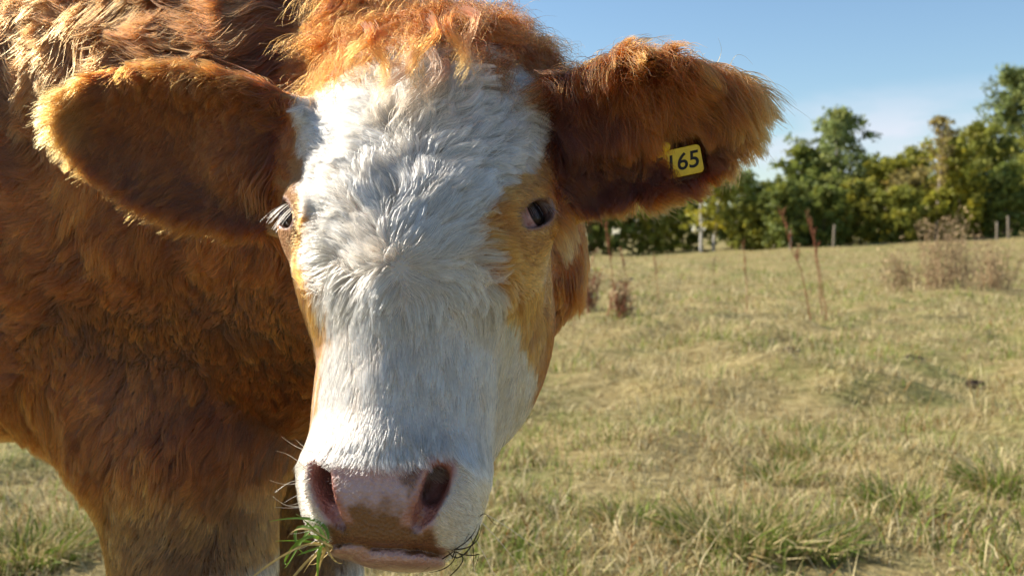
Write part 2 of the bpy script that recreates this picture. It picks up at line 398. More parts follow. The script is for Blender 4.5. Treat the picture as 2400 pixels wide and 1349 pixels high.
def hide_material():
    m, n, out = mat('hide'); b = nd(n, 'ShaderNodeBsdfPrincipled')
    tc_ = nd(n, 'ShaderNodeTexCoord').outputs['Object']
    fine = noise_n(n, 420, 4, .6, tc_); mid = noise_n(n, 90, 4, .6, tc_)
    pink = ramp(n, mid, (0.3, (.34, .17, .14)), (0.55, (.46, .26, .22)), (0.75, (.54, .34, .30)))
    lilac = attr(n, 'lilac'); pink = mixc(n, lilac, pink, (.42, .28, .29))
    brn = math_n(n, 'ADD', attr(n, 'brown'), math_n(n, 'MULTIPLY', math_n(n, 'SUBTRACT', mid, .5), 1.15))
    brn = nd_map(n, brn, .22, .80)
    nose = mixc(n, brn, pink, ramp(n, fine, (.3, (.12, .044, .017)), (.7, (.20, .078, .030))))
    nose = mixc(n, attr(n, 'inner'), nose, ramp(n, mid, (.3, (.26, .09, .07)), (.7, (.42, .19, .15))))
    nose = mixc(n, attr(n, 'lidskin'), nose, ramp(n, mid, (.3, (.10, .045, .03)), (.7, (.20, .10, .075))))
    coat = mixc(n, attr(n, 'white'), mixc(n, attr(n, 'pale'), (.07, .026, .008), (.30, .14, .05)), (.50, .43, .36))
    n.links.new(mixc(n, attr(n, 'bare'), coat, nose), b.inputs['Base Color'])
    rg = nd(n, 'ShaderNodeMix'); n.links.new(attr(n, 'bare'), rg.inputs[0]); rg.inputs[2].default_value = .9
    n.links.new(nd_map(n, fine, .25, .75, .22, .52), rg.inputs[3]); n.links.new(rg.outputs[0], b.inputs['Roughness'])
    b.inputs['Specular IOR Level'].default_value = .5
    n.links.new(math_n(n, 'MULTIPLY', attr(n, 'bare'), .5), b.inputs['Coat Weight']); b.inputs['Coat Roughness'].default_value = .22
    b.inputs['Subsurface Weight'].default_value = .25; b.inputs['Subsurface Radius'].default_value = (.010, .004, .002); b.inputs['Subsurface Scale'].default_value = 1.0
    vo = nd(n, 'ShaderNodeTexVoronoi'); vo.inputs['Scale'].default_value = 330; n.links.new(tc_, vo.inputs['Vector'])
    bp = nd(n, 'ShaderNodeBump'); bp.inputs['Strength'].default_value = .85; bp.inputs['Distance'].default_value = .0016
    hh = math_n(n, 'ADD', vo.outputs[0], math_n(n, 'MULTIPLY', fine, .8)); n.links.new(hh, bp.inputs['Height']); n.links.new(bp.outputs[0], b.inputs['Normal'])
    n.links.new(b.outputs[0], out.inputs[0]); return m
def nd_map(n, v, a, b, lo=0., hi=1.):
    x = nd(n, 'ShaderNodeMapRange'); x.inputs[1].default_value = a; x.inputs[2].default_value = b; x.inputs[3].default_value = lo; x.inputs[4].default_value = hi
    n.links.new(v, x.inputs[0]); return x.outputs[0]
cow = mesh_obj('cow', V, Q, hide_material(), smooth=True)
LIL = sst(-b_, 0.234, 0.248) * sst(b_, -0.276, -0.258) * (np.abs(a_) < 0.05)
LIDS = EYEW
for nm, arr in (('white', WHITE), ('bare', BARE), ('brown', BROWN), ('inner', NOS), ('lilac', LIL), ('lidskin', LIDS), ('pale', HW * (1 - sst(-HV[:, 2], .07, .13)) * (1 - sst(HV[:, 1], .155, .185)))):
    set_attr(cow.data, nm, 'FLOAT', 'POINT', arr)
tag(cow, 'brown cow with shaggy coat and white blazed face lowering its head', 'cow')

# ------------------------------------------------------------------ eyes
def eye_material():
    m, n, out = mat('eye'); b = nd(n, 'ShaderNodeBsdfPrincipled')
    g_ = attr(n, 'gaze'); tc_ = nd(n, 'ShaderNodeTexCoord').outputs['Object']
    vein = noise_n(n, 260, 5, .65, tc_)
    scl = ramp(n, vein, (.35, (.30, .12, .10)), (.6, (.46, .27, .24)))
    ir = ramp(n, g_, (0.0, (.004, .004, .006)), (0.62, (.006, .005, .006)), (.78, (.03, .014, .008)), (1.0, (.012, .006, .004)))
    n.links.new(mixc(n, nd_map(n, g_, .96, 1.04), ir, scl), b.inputs['Base Color'])
    b.inputs['Roughness'].default_value = .15; b.inputs['Specular IOR Level'].default_value = .09
    n.links.new(b.outputs[0], out.inputs[0]); return m
EM = eye_material()
for s in (1, -1):
    u, v_ = np.meshgrid(np.linspace(0, 2 * np.pi, 41)[:-1], np.linspace(0, np.pi, 25), indexing='ij')
    sp = np.stack([np.sin(v_) * np.cos(u), np.sin(v_) * np.sin(u), np.cos(v_)], -1).reshape(-1, 3)
    fc = []
    for i in range(40):
        for j in range(24): i2 = (i + 1) % 40; fc.append((i * 25 + j, i * 25 + j + 1, i2 * 25 + j + 1, i2 * 25 + j))
    pole = (EOUT + ESL * 0.30) if s == 1 else (EOUT + ESL * 0.10)
    pole = nrm(pole) * np.array([s, 1, 1])
    sl = ESL * np.array([s, 1, 1]); sl = nrm(sl - pole * (sl @ pole)); pp = np.cross(pole, sl)
    loc = np.stack([sp @ np.array(r) for r in np.stack([sl, pp, pole]).T], -1)
    ang = np.degrees(np.arccos(np.clip(sp[:, 2], -1, 1)))
    rad = EYE_R * (1 + 0.045 * np.exp(-(ang / 26.0) ** 2))           # cornea bulge
    wv = HO + (EYE * np.array([s, 1, 1]) + loc * rad[:, None]) @ HM
    o = mesh_obj('eye', wv, np.array(fc), EM, cow, smooth=True)
    # pupil of a cow is a wide oval
    q = np.hypot(sp[:, 0] / 0.56, sp[:, 1] / 0.60); set_attr(o.data, 'gaze', 'FLOAT', 'POINT', np.where(sp[:, 2] > 0, q, 3.0))
    tag(o, 'dark eye with pale pink white showing' if s == 1 else 'dark eye seen edge on under pale lashes')

# ------------------------------------------------------------------ fur
TRI = np.concatenate([Q[:, [0, 1, 2]], Q[:, [0, 2, 3]]])
e_a = V[TRI[:, 1]] - V[TRI[:, 0]]; e_b = V[TRI[:, 2]] - V[TRI[:, 0]]
FN = np.cross(e_a, e_b); FA = np.linalg.norm(FN, axis=1) / 2; FN = nrm(FN)
VN = np.zeros_like(V)
for k in range(3):
    for c in range(3): VN[:, c] += np.bincount(TRI[:, k], FN[:, c] * FA, minlength=len(V))
VN = nrm(VN)
TC = V[TRI].mean(1)
def scatter(dens_v, seed):
    """random roots on the skin; dens_v per vertex, roots per square metre"""
    r = np.random.default_rng(seed)
    d = dens_v[TRI].mean(1) * FA; n = r.poisson(d); t = np.repeat(np.arange(len(TRI)), n)
    u = r.random(len(t)); v = r.random(len(t)); f = u + v > 1; u[f] = 1 - u[f]; v[f] = 1 - v[f]
    wgt = np.stack([1 - u - v, u, v], -1)
    def at(arr): return (arr[TRI[t]] * (wgt[..., None] if arr.ndim > 1 else wgt)).sum(1)
    return at
def tangent(f, n):
    f = f - n * (f * n).sum(-1, keepdims=True); return nrm(f)
def grow(p, n, flow, L, lift0, lift1, npts, grav=0.0, wave=0.0, freq=1.5, seed=0, pscale=25.0, jitter=0.15, curl=0.0):
    r = np.random.default_rng(seed); N = len(p); s = np.linspace(0, 1, npts)
    flow = tangent(flow + r.normal(0, jitter, (N, 3)), n); side = np.cross(n, flow)
    pts = np.zeros((N, npts, 3)); pts[:, 0] = p - n * 0.001; cur = pts[:, 0].copy()
    ph = vnoise(p, pscale, seed + 5) * 5.0 + r.normal(0, 0.35, N); am = (0.6 + 0.8 * r.random(N)) * wave
    for i in range(1, npts):
        t = s[i] - 0.5 / (npts - 1)
        phi = np.broadcast_to(lift0 + (lift1 - lift0) * t ** 0.7, (N,))
        d = flow * np.cos(phi)[:, None] + n * np.sin(phi)[:, None]
        d = d + side * (am * np.cos(freq * 2 * np.pi * t + ph))[:, None] + n * (curl * np.sin(freq * 2 * np.pi * t + ph * 1.3))[:, None]
        d[:, 2] -= grav * t
        cur = cur + nrm(d) * (L / (npts - 1))[:, None]; pts[:, i] = cur
    return pts
CT = [1.0]
def clump(pts, n_cl, amount, power=1.2, seed=0, spread=0.15, fly=0.12, cvar=0.0):
    """pull strands towards guide strands; amount may be one number or one per strand"""
    r = np.random.default_rng(seed); N, K, _ = pts.shape; n_cl = min(max(n_cl, 1), N)
    ci = r.choice(N, n_cl, replace=False); kd = kdtree.KDTree(n_cl)
    for j, i in enumerate(ci): kd.insert(pts[i, 0], j)
    kd.balance()
    near = np.fromiter((kd.find(q)[1] for q in pts[:, 0]), np.int32, N)
    g_ = pts[ci[near]]; s = np.linspace(0, 1, K)
    amt = np.clip(amount * (0.45 + 1.0 * r.random(n_cl))[near], 0, 0.96) * (r.random(N) > fly)
    wgt = (amt[:, None] * s[None] ** power)[..., None]
    off = (pts[:, :1] - g_[:, :1])
    CT[0] = CT[0] * np.exp(r.normal(0, cvar, n_cl))[near]
    return pts * (1 - wgt) + (g_ + off * spread) * wgt
def fur_material():
    m, n, out = mat('fur'); hb = nd(n, 'ShaderNodeBsdfHairPrincipled', model='CHIANG', parametrization='COLOR')
    n.links.new(attr(n, 'tint', 'Color'), hb.inputs['Color'])
    hb.inputs['Roughness'].default_value = .38; hb.inputs['Radial Roughness'].default_value = .5; hb.inputs['Random Roughness'].default_value = .3
    n.links.new(hb.outputs[0], out.inputs[0]); return m
FURM = fur_material()
def fur_obj(name, pts, col, r0, r1, parent, label=None):
    N, K, _ = pts.shape; hc = bpy.data.hair_curves.new(name); hc.add_curves([K] * N)
    hc.attributes['position'].data.foreach_set('vector', np.ascontiguousarray(pts, np.float32).ravel())
    s = np.linspace(0, 1, K); rad = (r0[:, None] if isinstance(r0, np.ndarray) else np.full((N, 1), r0)) * (1 - s ** 1.5)[None] + r1 * (s ** 1.5)[None]
    ra = hc.attributes.get('radius') or hc.attributes.new('radius', 'FLOAT', 'POINT'); ra.data.foreach_set('value', rad.astype(np.float32).ravel())
    ca = hc.attributes.new('tint', 'FLOAT_COLOR', 'POINT'); c4 = np.ones((N, K, 4), np.float32); c4[..., :3] = np.clip(col, 0.003, 0.95); ca.data.foreach_set('color', c4.ravel())
    hc.materials.append(FURM); o = bpy.data.objects.new(name, hc); COL.objects.link(o); o.parent = parent
    o['kind'] = 'stuff'
    if label: o['label'] = label
    return o
def tints(base, tip, N, K, seed, var=0.18, power=1.6):
    r = np.random.default_rng(seed); s = np.linspace(0, 1, K)[None, :, None] ** power
    c = base[:, None] * (1 - s) + tip[:, None] * s; k = CT[0]; CT[0] = 1.0
    return c * np.exp(r.normal(0, var, (N, 1, 1))) * (k[:, None, None] if isinstance(k, np.ndarray) else 1.0)
C = lambda *v: np.array(v)
TAN, TANT = C(.078, .0130, .0014), C(.215, .050, .0070)           # fox red brown, lighter tips
PALE, PALET = C(.25, .078, .012), C(.40, .155, .032)           # pale tan on the cheeks
WHT, WHTT = C(.22, .160, .110), C(.68, .595, .485)
BLOND = C(.15, .062, .020)
view = nrm(CAM - V); FAC = (VN * view).sum(1)
PX = proj(V); INFR = sst(PX[:, 0], -500, -150) * sst(-PX[:, 0], -2550, -2400) * sst(PX[:, 1], -500, -150) * sst(-PX[:, 1], -1800, -1500)
SEEN = sst(FAC, -0.55, -0.10) * (0.12 + 0.88 * INFR) + 0.10
COUNT = {}

# --- short coat and forehead fur of the head
dens = HW * (1 - BARE) * (SEEN - .06) * 7.5e5
at = scatter(dens, 11); p = at(V); n = nrm(at(VN)); h = toH(p); N = len(p); COUNT['head'] = N
a, b, c = h[:, 0], h[:, 1], h[:, 2]
WH = np.array([0.0056, -0.067])
ra, rb = a - WH[0], b - WH[1]; rho = np.hypot(ra, rb) + 1e-5; sg = np.tanh(ra / 0.02)
up = sst(rb, -0.012, 0.012)
fa = ra / rho + up * sg * 1.3 * sst(rho, 0.03, 0.13) + (1 - up) * sg * 0.10
fb = rb / rho - (1 - up) * np.minimum(rho / 0.025, 2.2) - up * sst(np.abs(a), 0.05, 0.10) * 0.6 * sst(rho, .05, .12)
fcc = -0.8 * sst(np.abs(a), 0.06, 0.11)
eg = sst(np.abs(a), .080, .105) * sst(b, .02, .05); fa = fa * (1 - .85 * eg); fb = fb * (1 - eg) - .8 * eg; fcc = fcc - .6 * eg
mz = sst(-b, 0.19, 0.225)
fa = fa * (1 - mz) + mz * (a / 0.045); fb = fb * (1 - mz) - 0.5 * mz; fcc = fcc * (1 - mz) - 0.5 * mz
pl = sst(b, 0.145, 0.18); fb = fb * (1 - pl) - 1.0 * pl; fa = fa * (1 - pl) + pl * (a / 0.06)
swirl = vnoise3(h, 28, 21) * 0.30 + vnoise3(h, 70, 22) * 0.16
amp = lin(b, [-.25, -.1, -.03, .06, .15], [.25, .45, 0.9, 1.6, 1.8])
fl = np.stack([fa, fb, fcc], -1) + swirl * amp[:, None]
flow = fl @ HM
side_ = sst(np.abs(a), 0.075, 0.105)
L = lin(b, [-.30, -.24, -.228, -.212, -.20, -.12, -.07, -.02, .06, .12, .20], [.005, .006, .010, .016, .016, .021, .024, .031, .040, .045, .050])
L = L * (1 - side_ * 0.30) * (1 - .5 * eg) * (0.75 + 0.5 * RNG.random(N))
eyed = np.minimum(*[np.linalg.norm(h - EYE * np.array([s, 1, 1]), axis=1) for s in (1, -1)]); L = L * np.where(a < 0, (0.28 + 0.72 * sst(eyed, .028, .085)) * (1 - .45 * sst(np.abs(a), .07, .10) * sst(b, -.05, -.02) * (1 - sst(b, .06, .09))), 0.30 + 0.70 * sst(eyed, .028, .072))
L = np.where(c < -0.09, np.minimum(L, 0.016), L)
lift0 = lin(b, [-.30, -.22, -.18, -.1, 0, .1], [.9, .6, .32, .34, .44, .5]); lift1 = lin(b, [-.3, -.22, -.18, -.1, 0, .1], [.35, .12, .02, .02, .03, .06])
K = 7
pts = grow(p, n, flow, L, lift0, lift1, K, grav=0.10, wave=0.0, seed=31, jitter=0.13)
wv = lin(b, [-.2, -.05, .02, .12], [.05, .12, .30, .5])
sdv = np.cross(n, tangent(flow, n)); s_ = np.linspace(0, 1, K); ph = vnoise(p, 45, 41) * 5
pts += sdv[:, None] * (wv[:, None] * L[:, None] * 0.32 * s_[None] * np.sin(1.3 * 2 * np.pi * s_[None] + ph[:, None]))[..., None]
ca = np.clip(L / .026, .15, 1.1); pts = clump(pts, N // 420, .50 * ca, 1.0, 51, .4, cvar=.12); pts = clump(pts, N // 40, .62 * ca, 1.1, 52, .32, cvar=.22); pts = clump(pts, N // 10, .5 * ca, 1.1, 58, .3, cvar=.16)
ww = white_w(p, h)
warm = sst(vnoise(p, 60, 61) + 0.35 * side_, 0.1, 0.8)
cream = C(.42, .28, .16)
tan_b = TAN * (1 - 0) + 0 * TAN
pale_w = sst(b, -0.23, -0.02) * 0 + 1.0
tb = PALE[None] * np.ones((N, 1)); tt = PALET[None] * np.ones((N, 1))
deep = sst(np.abs(c + 0.14), 0.0, 1.0) * 0 + np.maximum(sst(-c, 0.07, 0.13), np.maximum(sst(np.abs(a), .105, .122), sst(-c, .035, .055) * sst(np.abs(a), .092, .105)) * sst(b, .0, .03))      # brown deepens towards the jaw; shadow at the ear roots painted in with it
tb = tb * (1 - deep[:, None]) + TAN * 1.2 * deep[:, None]; tt = tt * (1 - deep[:, None]) + TANT * deep[:, None]
po = sst(b + .012 * vnoise(h, 60, 63), 0.152, 0.195)[:, None]; tb = tb * (1 - po) + TAN * 2.2 * po; tt = tt * (1 - po) + C(.22, .052, .006) * po
wb = WHT * (1 - warm[:, None] * .35) + cream * warm[:, None] * .35
base = tb * (1 - ww[:, None]) + wb * ww[:, None]; tip = tt * (1 - ww[:, None]) + WHTT * ww[:, None]
# tear stain under the eye nearest the sun
ts = sst(0.006 - np.hypot(a + 0.083 - (b + 0.035) * 0.35, np.clip(np.abs(b + 0.038) - 0.016, 0, 1)), -0.003, 0.002) * (a < 0)
base = base * (1 - ts[:, None]) + C(.16, .06, .012) * ts[:, None]; tip = tip * (1 - ts[:, None]) + C(.22, .09, .02) * ts[:, None]
fur_obj('face_fur', pts, tints(base, tip, N, K, 71, .22, .85), 0.00027, 0.00007, cow)

# --- fine down on the upper nose
dn = BARE * (1 - NOS) * (1 - EYEW) * sst(b_, -0.250, -0.232) * sst(HV[:, 2], -.02, 0) * 2.2e5
at = scatter(dn, 12); p = at(V); n = nrm(at(VN)); h = toH(p); N = len(p)
fl = np.stack([np.sign(h[:, 0]) * .6 + 0 * h[:, 0], -0.7 + 0 * h[:, 0], 0 * h[:, 0]], -1) + vnoise3(h, 90, 3) * .8
pts = grow(p, n, fl @ HM, 0.006 * (0.6 + 0.8 * RNG.random(N)), .5, .15, 5, seed=32, jitter=.3)
fur_obj('nose_down', pts, tints(np.tile(WHT, (N, 1)), np.tile(WHTT, (N, 1)), N, 5, 72), 0.00008, 0.00004, cow)

# --- body and neck
dens = (1 - HW) * (1 - EARW) * (1 - BARE) * (SEEN - .08) * (.06 + .94 * INFR) * 3.2e5 * sst(V[:, 2], 0.06, 0.10)
at = scatter(dens, 13); p = at(V); n = nrm(at(VN)); N = len(p); COUNT['body'] = N
q = proj(p); h = toH(p)
legw = sst(-p[:, 2], -0.72, -0.60)
neckw = sst(p[:, 0], -0.75, -0.35) * (1 - legw)
flow = np.tile(C(-.62, .10, -.62), (N, 1)); flow[:, 2] -= .5 * neckw * sst(-p[:, 2], -1.05, -0.85)
topw = sst(p[:, 2], 1.02, 1.18); flow = flow + topw[:, None] * C(-.25, -.2, .15)
flow = flow * (1 - legw[:, None]) + legw[:, None] * C(-.28, .0, -1.0)
flow += vnoise3(p, 6, 81) * (0.60 * (1 - .6 * legw) + .45 * topw)[:, None] + vnoise3(p, 17, 82) * (0.30 * (1 - .6 * legw) + .45 * topw)[:, None]
L = (0.050 + 0.030 * topw) * (1 - 0.62 * legw) * (1 - .74 * sst(h[:, 2], -.36, -.26) * sst(-h[:, 1], -.06, 0)) * (0.7 + 0.6 * RNG.random(N))
K = 8
pts = grow(p, n, flow, L, 0.42 + .25 * topw - .1 * legw, 0.05 + .12 * topw, K, grav=0.15, wave=0.0, seed=33, jitter=.16)
sdv = np.cross(n, tangent(flow, n)); s_ = np.linspace(0, 1, K); ph = vnoise(p, 22, 42) * 6
pts += sdv[:, None] * ((0.11 + .16 * topw)[:, None] * (1 - .7 * legw)[:, None] * L[:, None] * s_[None] * np.sin(1.2 * 2 * np.pi * s_[None] + ph[:, None]))[..., None]
ca = (1 - .55 * legw) * (.78 + .05 * topw); pts = clump(pts, N // 600, .5 * ca, 1.0, 53, .5, cvar=.22); pts = clump(pts, N // 80, .70 * ca, 1.0, 54, .35, cvar=.24); pts = clump(pts, N // 14, .55 * ca, 1.0, 59, .3, cvar=.26)
vb = vnoise(p, 6, 91)[:, None] * .5 + .5
base = TAN * (1 - .25 * vb) ; tip = TANT * (1 - topw[:, None] * .7) + BLOND * topw[:, None] * .7
base = base * np.ones((N, 1)); tip = tip * np.ones((N, 1))
lg = legw[:, None] * .75; base = base * (1 - lg) + PALE * .60 * lg; tip = tip * (1 - lg) + PALET * .85 * lg
bel = sst(-p[:, 2], -0.66, -0.54)[:, None] * sst(-p[:, 0], .7, .85)[:, None]      # pale belly
base = base * (1 - bel) + PALE * bel; tip = tip * (1 - bel) + PALET * bel
# white socks
sock = np.maximum(sst(-p[:, 2], -.575, -.55) * sst(p[:, 0] + 0.03 * vnoise(p, 30, 7), k1[0] + .035, k1[0] + .055) * (p[:, 1] < 1.40),
                  sst(-p[:, 2], -.47, -.42) * sst(p[:, 0] + .03 * vnoise(p, 40, 8), k2[0] - .02, k2[0] + .03) * (p[:, 1] > 1.5) * (p[:, 0] > -.6))[:, None]
sock = np.maximum(sock, sst(-p[:, 2], -.33, -.28)[:, None])
sock = np.maximum(sock, (np.where(h[:, 0] > 0, sst(-h[:, 1], .112, .135), sst(-h[:, 1], .175, .205)) * (h[:, 2] > -.30) * (np.abs(h[:, 0]) < .16))[:, None])
base = base * (1 - sock) + WHT * sock; tip = tip * (1 - sock) + WHTT * sock
fur_obj('coat', pts, tints(base, tip, N, K, 73, .34), 0.00042, 0.00010, cow, 'shaggy red brown coat of neck, body and legs')

# --- ears (the fur is parted where the tag hangs out of it)
TGD = .901
tagc = P(1578, 384, TGD); tx = nrm(P(1630, 373, TGD - .007) - P(1520, 397, TGD + .007)); tz_ = nrm(-FWD - tx * (-FWD @ tx)); ty = np.cross(tz_, tx)
for i in range(2):
    root, e1, e2, e3, eL, hw, cup, bend = EARS[i]
    dens = EW[i] * (0.25 + 0.75 * sst(FAC, -.8, -.2)) * 1.25e6
    at = scatter(dens, 14 + i); p = at(V); n = nrm(at(VN)); N = len(p); COUNT['ear%d' % i] = N
    q = ear_co(p, i); x, y = q[:, 0], q[:, 1]; inner = sst(n @ e3, -.1, .3); rim = np.maximum(sst(np.abs(y) , .72, 1.0), sst(x, .72, 1.0))
    if i == 0:
        f = e1[None] * (.75 + 0 * x)[:, None] - e2[None] * (.55 + .35 * (1 - x))[:, None] * inner[:, None] + e2[None] * (np.clip(y, -1.2, 1.2) * rim * 1.1)[:, None]
        L = 0.026 + .012 * rim - .004 * inner + .006 * rim * (y < -.4) * (x < .55)
    else:
        f = e1[None] * (.35 + .6 * rim)[:, None] - e2[None] * (1.0 * inner)[:, None] + e2[None] * (np.clip(y, -1.2, 1.2) * rim * .9)[:, None] * (1 - .6 * inner)[:, None]
        L = 0.028 + .008 * rim + .034 * inner * sst(y, -.2, .5)
    f += vnoise3(p, 30, 95 + i) * (.75 if i else .45) + vnoise3(p, 90, 97 + i) * (.5 if i else .25)
    L = L * (.6 + .7 * RNG.random(N)); K = 8
    l0 = .62 + .35 * rim + (.35 * inner if i else 0); l1 = .25 + .15 * rim
    pts = grow(p, n, f, L, l0, l1, K, grav=.55 if i else .42, wave=.40 if i else .25, freq=1.1, seed=35 + i, pscale=60, jitter=.36)
    if i == 1:
        def off_tag(pt):
            q = (pt - tagc) @ np.stack([tx, ty, tz_]).T
            return ~((q[..., 0] > -.003 + .012 * vnoise(pt[:, 0], 300, 9)[:, None]) & (q[..., 0] < .030) & (np.abs(q[..., 1]) < .0165) & (q[..., 2] > -.004)).any(1)
    pts = clump(pts, N // 160, .62 if i else .35, 1.0, 55 + i, .5, cvar=.15); pts = clump(pts, N // 30, .55, 1.1, 57 + i, .4, cvar=.25)
    bs = TAN * 1.5 * (1 - .6 * inner)[:, None]; tp = C(.30, .072, .007) * (1 - (.55 * inner if i == 0 else .75 * inner * np.maximum(sst(-x, -.38, -.15), sst(-y, .05, .5) * (1 - rim))))[:, None]  # inner hair darker; right ear's shadow at root and lower side painted into tips
    rr = rim[:, None]; bs = bs * (1 - rr * .6) + C(.26, .085, .012) * rr * .6; tp = tp * (1 - rr * .7) + C(.52, .21, .040) * rr * .7  # backlit glow of the rim put into the hair colour
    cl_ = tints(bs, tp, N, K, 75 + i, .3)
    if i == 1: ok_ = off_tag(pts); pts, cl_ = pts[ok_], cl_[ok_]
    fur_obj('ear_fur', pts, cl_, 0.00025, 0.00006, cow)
# ------------------------------------------------------------------ forelock: long curling locks on the poll
def locks(guides, per, r_root, r_tip, seed, frizz=0.1):
    """strands bunched round guide curves"""
    r = np.random.default_rng(seed); G, K, _ = guides.shape; s = np.linspace(0, 1, K)
    off = r.normal(0, 1, (G, per, 1, 3)) * (r_root * (1 - s) + r_tip * s)[None, None, :, None]
    ph = r.random((G, per, 1, 3)) * 6.28; fz = np.sin(s[None, None, :, None] * 2 * np.pi * 1.4 + ph) * (s ** 1.2)[None, None, :, None] * frizz * r_root * 2
    ln = (0.75 + 0.5 * r.random((G, per, 1, 1)))
    base = guides[:, None]; p = base[:, :, :1] + (base - base[:, :, :1]) * ln + off + fz
    return p.reshape(G * per, K, 3)
cand = np.argwhere((HW > .5) & (HV[:, 1] > 0.168) & (VN @ HC > -0.25) & (np.abs(HV[:, 0]) < .09)).ravel()
wv_ = RNG.random(len(cand)) ** 1.0
idx = RNG.choice(cand, 400, replace=False)
p = V[idx]; n = VN[idx]; h = HV[idx]; G = len(idx)
fl = np.stack([h[:, 0] / 0.085, -0.85 + 0 * h[:, 0], 0.15 + 0 * h[:, 0]], -1) + vnoise3(h, 30, 201) * .9 + RNG.normal(0, .25, (G, 3))
L = 0.032 + 0.060 * RNG.random(G) ** 1.6
gd = grow(p, n, fl @ HM, L, .62, .02, 12, grav=.35, wave=.42, freq=.8, seed=202, pscale=30, jitter=.3, curl=.22)
per = 56; pts = locks(gd, per, .0052, .0022, 203, .9); N = len(pts)
bl = np.repeat(RNG.random(G), per)[:, None]
base = (TAN * 2.0)[None] * (1 - .4 * bl) + PALE * .6 * .4 * bl; tip = C(.17, .034, .0035)[None] * (1 - bl * .6) + C(.27, .075, .011) * bl * .6
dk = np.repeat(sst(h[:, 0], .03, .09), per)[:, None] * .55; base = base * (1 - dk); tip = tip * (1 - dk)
fur_obj('forelock', pts, tints(base, tip, N, 12, 204, .2), .00020, .00006, cow, 'curly orange forelock falling over the brow')
# a few pale locks hanging over the brow
pg = []
for (px0, py0), (px1, py1), bow in (((1085, 20), (1120, 160), .006), ((1060, 30), (1075, 165), -.004), ((960, 120), (900, 260), .006), ((1000, 110), (960, 330), .010), ((940, 150), (880, 230), -.006), ((1040, 140), (1010, 250), .004),
                                   ((860, 60), (835, 170), .006), ((905, 70), (880, 185), -.006), ((1010, 40), (985, 190), .006)):
    q0 = P(px0, py0, .885 - .03 * (py0 < 100)); q1 = P(px1, py1, .855); s = np.linspace(0, 1, 12)[:, None]
    mid_ = nrm(np.cross(q1 - q0, FWD)); pg.append(q0 + (q1 - q0) * s + mid_ * bow * np.sin(s * 2 * np.pi) * 1.3 - FWD * .012 * np.sin(s * np.pi))
pg = np.array(pg); pts = locks(pg, 60, .0026, .0009, 205, .9); N = len(pts)
wl = np.repeat(np.array([.1, 0, .3, .7, .6, .4, 0, 0, 0]), 60)[:, None]
base = (TAN * 2.2) * (1 - wl) + WHT * .9 * wl; tip = C(.30, .09, .012) * (1 - wl) + C(.58, .47, .32) * wl
fur_obj('forelock', pts, tints(base, tip, N, 12, 206, .2), .00019, .00006, cow, 'pale wavy locks hanging over the brow')

# ------------------------------------------------------------------ eyelashes and whiskers
for s in (1, -1):
    m_ = np.array([s, 1, 1]); nl = 30; x = RNG.uniform(-.6, 1.0, nl)
    rt = EYE + ESL * (x * .0190)[:, None] + EPP * (SGN * (.0088 * np.sqrt(1 - np.minimum(x * x, .98)) + .001))[:, None] + EOUT * .0215
    d0 = EOUT * .75 - EPP * SGN * .05 + ESL * .15; Ls = (.011 + .012 * RNG.random(nl)) * (1.5 if s < 0 else 1.0)
    pts = np.zeros((nl, 8, 3)); cur = rt * m_
    for k in range(8):
        t = k / 7; d = (d0 + ESL * (x * .6)[:, None] + (RNG.normal(0, .22, (nl, 3)) if k == 0 else 0)) * m_ + np.array([s * .15, -.9 - 1.3 * t, 0.0])
        pts[:, k] = cur; cur = cur + nrm(d) * (Ls / 7)[:, None]
    pts = HO + pts @ HM
    fur_obj('eyelash', pts, tints(np.tile(WHT * .95, (nl, 1)), np.tile(WHTT, (nl, 1)), nl, 8, 207), .00018, .00006, cow, 'pale eyelashes over the eye')
wp = []
for px, py, dx, dy, cv in ((722, 1060, -62, -40, 8), (718, 1058, -25, -30, 4), (714, 1112, -68, -52, -14), (712, 1120, -80, 0, 14), (711, 1128, -66, 30, -16), (711, 1150, -45, 28, -4), (710, 1165, -38, 18, 4), (710, 1184, -66, 2, 4),
                           (711, 1176, -72, -20, 20), (716, 1090, -18, -6, 3), (715, 1098, -20, 4, 3), (735, 1255, -40, 30, 6), (745, 1262, -20, 44, 4), (728, 1235, -50, 14, 4)):
    q0 = P(px + 16, py, .775); q1 = P(px + dx, py + dy, .765); s = np.linspace(0, 1, 9)[:, None]
    wp.append(q0 + (q1 - q0) * s + UPV * cv / FPX * .77 * np.sin(s * np.pi * .9) * -1)
for a0, b0, c0, da, db in ((.066, -.25, -.03, .04, -.03), (.064, -.262, -.035, .03, -.04), (.06, -.272, -.05, .02, -.05), (.068, -.245, -.04, .05, -.02), (.02, -.29, -.06, .01, -.04), (-.02, -.29, -.06, -.01, -.045)):
    s = np.linspace(0, 1, 9); wp.append(H(a0, b0, c0) + np.outer(s, HA * da + HB * db) + np.outer(s ** 2, np.array([0, 0, -.01])))
wp = np.array(wp); fur_obj('whisker', wp, tints(np.tile(C(.5, .38, .26), (len(wp), 1)), np.tile(C(.6, .5, .38), (len(wp), 1)), len(wp), 9, 208), .00026, .00008, cow)

